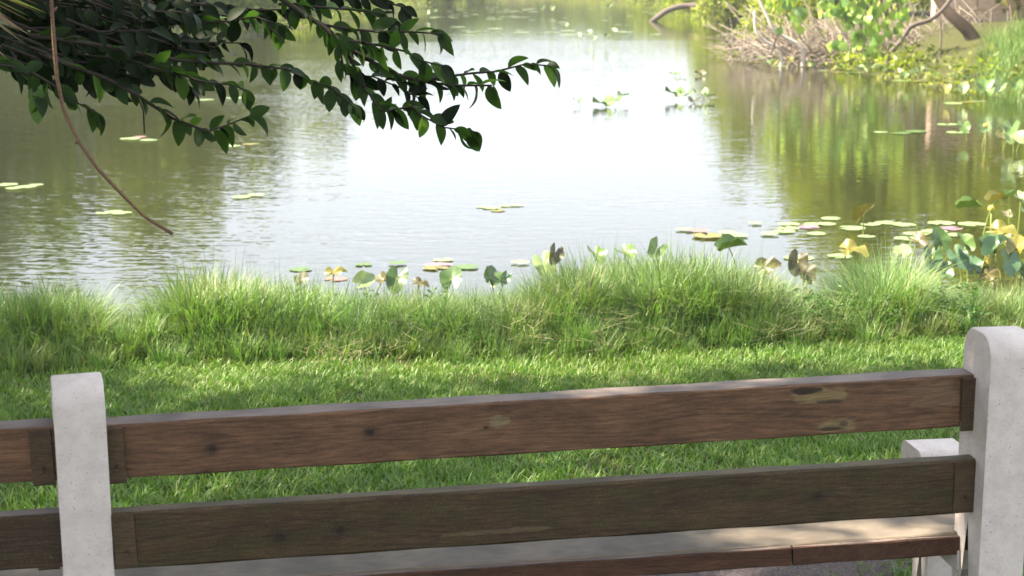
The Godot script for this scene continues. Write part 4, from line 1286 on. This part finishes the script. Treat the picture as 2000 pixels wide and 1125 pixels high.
	for s in [[1936, 407, 0.22], [1925, 245, 0.25]]:
		var foot := gp(s[0], s[1], WATER + s[2])
		var o := thing("lily_bud", "round yellow lily bud on a stalk " + ("among tall lily leaves" if s[1] > 300 else "off the reedy shore"), "flower bud", Vector3(foot.x, WATER, foot.z))
		var st := new_st()
		tube(st, [Vector3(0.01, -0.1, 0), Vector3(0, s[2] - 0.026, 0)], [0.005, 0.005], 6)
		part("stalk", done(st), stem_m, o)
		part("bud", bm, bmat, o, Transform3D(Basis.IDENTITY, Vector3(0, s[2], 0)))

# ------------------------------------------------------------------ grass
func grass() -> void:
	var under := gp(1440, 1104, 0.0)
	# mown lawn
	var fine := []
	for k in 4: fine.append(lawn_patch(105, 0.30, 0.025, 0.065, 0.0066))
	var broad := []
	for k in 4: broad.append(lawn_patch(100, 0.30, 0.03, 0.085, 0.0085))
	var lists := [[], [], [], [], [], [], [], []]
	var cols := [[], [], [], [], [], [], [], []]
	for k in 5600:
		var z := rf(-8.4, -2.6)
		var x := rf(-4.8, 4.8)
		var fz := front_z(x)
		if z < fz - 0.4: continue
		var e := Vector2((x - under.x) / 0.60, (z - under.z) / 0.38).length()
		if e < 1.0 + 0.25 * wob.get_noise_2d(x * 200.0, z * 200.0): continue
		var t := sstep(-4.8, -6.2, z + rf(-0.5, 0.5))
		var i := rng.randi() % 4 + (4 if rng.randf() > t else 0)
		var s := rf(0.75, 1.2)
		lists[i].append(Transform3D(Basis(Vector3.UP, rf(0, TAU)).scaled(Vector3(s, s * rf(0.8, 1.2), s)), Vector3(x, ground_y(x, z) if z < -6.4 else 0.004, z)))
		var v := 1.0 + 0.30 * wob.get_noise_2d(x * 90.0, z * 90.0)
		cols[i].append(Color(v * rf(0.9, 1.2), v, v * rf(0.8, 1.1)))
	var lawn := Node3D.new()
	lawn.name = "lawn_grass"
	add_child(lawn)
	tag(lawn, "short green mown lawn between the bench and the bank", "grass", "", "stuff")
	for i in 8:
		tag(many("turf", (fine + broad)[i], M.grass, lists[i], cols[i], lawn), "", "", "", "stuff")
	# taller blades round the bench feet
	var bl := tall_clump(5, 0.06, 0.64, 0.017, 0.35)
	var w1 := []
	var c1 := []
	for s in [[985, 1150], [1060, 1150], [1170, 1140], [1215, 1150], [1320, 1150], [1420, 1150], [1440, 1140], [1580, 1135], [1650, 1135], [1690, 1130], [1720, 1125], [1740, 1125], [1760, 1130], [1785, 1130], [1800, 1125], [1705, 1140], [1890, 1160], [1770, 1115], [1710, 1120], [1730, 1118], [1750, 1120], [1795, 1118], [1810, 1125], [1780, 1125]]:
		var p := pd(s[0], s[1] - 60.0, 4.08 + rf(-0.06, 0.04)) * Vector3(1, 0, 1)
		w1.append(Transform3D(Basis(Vector3.UP, rf(0, TAU)).scaled(Vector3.ONE * rf(0.7, 1.15)), p))
		c1.append(Color(1, 1, 1) * rf(0.85, 1.2))
	for k in 90:
		var p := Vector3(rf(-3, 4), 0, rf(-4.9, -2.8))
		w1.append(Transform3D(Basis(Vector3.UP, rf(0, TAU)).scaled(Vector3.ONE * rf(0.25, 0.5)), p))
		c1.append(Color(1, 1, 1) * rf(0.8, 1.1))
	tag(many("bench_grass", bl, M.grass, w1, c1, self), "broad grass blades growing up around the bench", "grass", "", "stuff")
	# tall bank grass
	var tops := [[-800, 555], [0, 562], [60, 556], [110, 548], [165, 548], [205, 590], [265, 602], [315, 572], [375, 520], [450, 528], [520, 540], [600, 548], [700, 566], [800, 560], [900, 560], [1000, 562], [1045, 545], [1100, 508], [1200, 500], [1300, 492], [1400, 498], [1470, 518], [1520, 540], [1570, 572], [1630, 566], [1665, 520], [1700, 492], [1745, 490], [1780, 525], [1810, 560], [1900, 556], [1950, 548], [2010, 560], [2800, 555]]
	var clump := []
	for k in 3: clump.append(tall_clump(24, 0.075, 0.36, 0.0092, 0.7))
	for k in 2: clump.append(tall_clump(22, 0.10, 0.38, 0.0085, 1.2))
	clump.append(tall_clump(8, 0.07, 0.56, 0.0042, 0.35))
	clump.append(tall_clump(16, 0.09, 0.36, 0.0135, 0.75))
	var lw := [[], [], [], [], [], [], []]
	var lc := [[], [], [], [], [], [], []]
	var n := FastNoiseLite.new(); n.seed = 41; n.frequency = 0.9
	for k in 20000:
		var x := rf(-6.5, 6.5)
		var z := rf(-10.2, -7.0)
		var fz := front_z(x)
		var back := fz - z
		if back < -0.12 + 0.12 * n.get_noise_2d(x * 3.0, z * 3.0): continue
		var s := pond_depth(x, z)
		if s > 0.12: continue
		var y := ground_y(x, z)
		var q := proj(Vector3(x, y, z))
		# height that the skyline of the grass reaches above this spot
		var topy := eye.y - q.z * 0.0
		var r := ray(q.x, curve_at(tops, q.x) + rf(-4, 44))
		topy = eye.y + r.y * q.z
		var hmax := topy - y
		var ramp := lerpf(0.13, 0.52, sstep(-0.1, 0.75, back))
		ramp *= 1.0 + 0.6 * n.get_noise_2d(x * 1.6, z * 1.6)
		var h := minf(hmax, ramp)
		if h < 0.05: continue
		if h < 0.09 and rng.randf() < 0.5: continue
		var dry := n.get_noise_2d(x * 1.1 + 40.0, z * 1.1)
		var i := rng.randi() % 5
		if rng.randf() < 0.06: i = 5
		elif q.x > 270 and q.x < 680 and rng.randf() < 0.6: i = 6
		elif rng.randf() < 0.12: i = 6
		lw[i].append(Transform3D(Basis(Vector3.UP, rf(0, TAU)) * Basis(Vector3.RIGHT, rf(-0.2, 0.2)) * Basis.from_scale(Vector3.ONE * (h / 0.262) * Vector3(0.85, 1.0, 0.85)), Vector3(x, y, z)))
		var v := 1.0 + 0.35 * n.get_noise_2d(x * 2.2, z * 2.2)
		var c := Color(v * rf(0.9, 1.15), v, v * rf(0.85, 1.2))
		if dry > 0.30 and back < 0.9 and rng.randf() < 0.5: c = Color(1.55, 1.12, 1.3) * rf(0.8, 1.1)
		elif rng.randf() < 0.05: c = Color(1.6, 1.15, 1.3)
		lc[i].append(c)
	var bank := Node3D.new()
	bank.name = "bank_grass"
	add_child(bank)
	tag(bank, "tall unmown grass along the pond edge", "grass", "", "stuff")
	var total := 0
	for i in 7:
		total += lw[i].size()
		tag(many("grass_tufts", clump[i], M.tall, lw[i], lc[i], bank), "", "", "", "stuff")
	print("tall clumps ", total)
	# dead straw lying in two heaps at the foot of the bank
	var ss := new_st()
	for k in 7:
		var a := rf(0, TAU)
		var v := rf(0.6, 1.2)
		var d := Vector3(cos(a), rf(-0.1, 0.25), sin(a)).normalized()
		ss.set_color(Color(v, v, v))
		var p0 := rv(0.10) * Vector3(1, 0.35, 1)
		var sd := d.cross(Vector3.UP).normalized() * rf(0.0008, 0.0016)
		var p1 := p0 + d * rf(0.05, 0.12)
		var p2 := p1 + (d + rv(0.35)) * rf(0.04, 0.09)
		quad(ss, p0 - sd, p1 - sd, p1 + sd, p0 + sd)
		quad(ss, p1 - sd, p2 - sd * 0.3, p2 + sd * 0.3, p1 + sd)
	var straw := done(ss)
	var sw := []
	var sc := []
	for k in 95:
		if k % 3: continue
		var u := rf(600, 780) if k < 38 else rf(1030, 1260)
		var v := rf(640, 690) if k < 38 else rf(618, 672)
		if k > 85:
			u = rf(1480, 1720)
			v = rf(650, 670)
		var p := gp(u, v, 0.12)
		p.y = ground_y(p.x, p.z) + (rf(0.05, 0.16) if k < 38 else rf(0.08, 0.2))
		sw.append(Transform3D(Basis(Vector3.UP, rf(0, TAU)).scaled(Vector3.ONE * rf(0.7, 1.3)), p))
		sc.append(Color(1, 1, 1) * rf(0.75, 1.2))
	tag(many("dead_straw", straw, mat(lin(0.19, 0.16, 0.075), 0.7, 0.4, true), sw, sc, self), "scattered tan dead straw in the bank grass", "straw", "", "stuff")
	# leafy weeds among the grass on the right of the bank
	var weed := leaf_cluster(20, 0.07, 0.04, 0.4)
	var ww := []
	var wc := []
	for k in 240:
		var u := rf(1480, 1900) if k < 190 else rf(-200, 2200)
		var p := gp(u, rf(575, 660), 0.0)
		if pond_depth(p.x, p.z) > 0.0: continue
		p.y = ground_y(p.x, p.z) + rf(0.03, 0.14)
		ww.append(Transform3D(Basis(Vector3.UP, rf(0, TAU)).scaled(Vector3.ONE * rf(0.6, 1.2)), p))
		wc.append(Color(0.8, 0.95, 1.1) * rf(0.8, 1.2))
	tag(many("leafy_weeds", weed, M.grass, ww, wc, self), "small-leaved green weeds mixed into the bank grass", "weeds", "", "stuff")
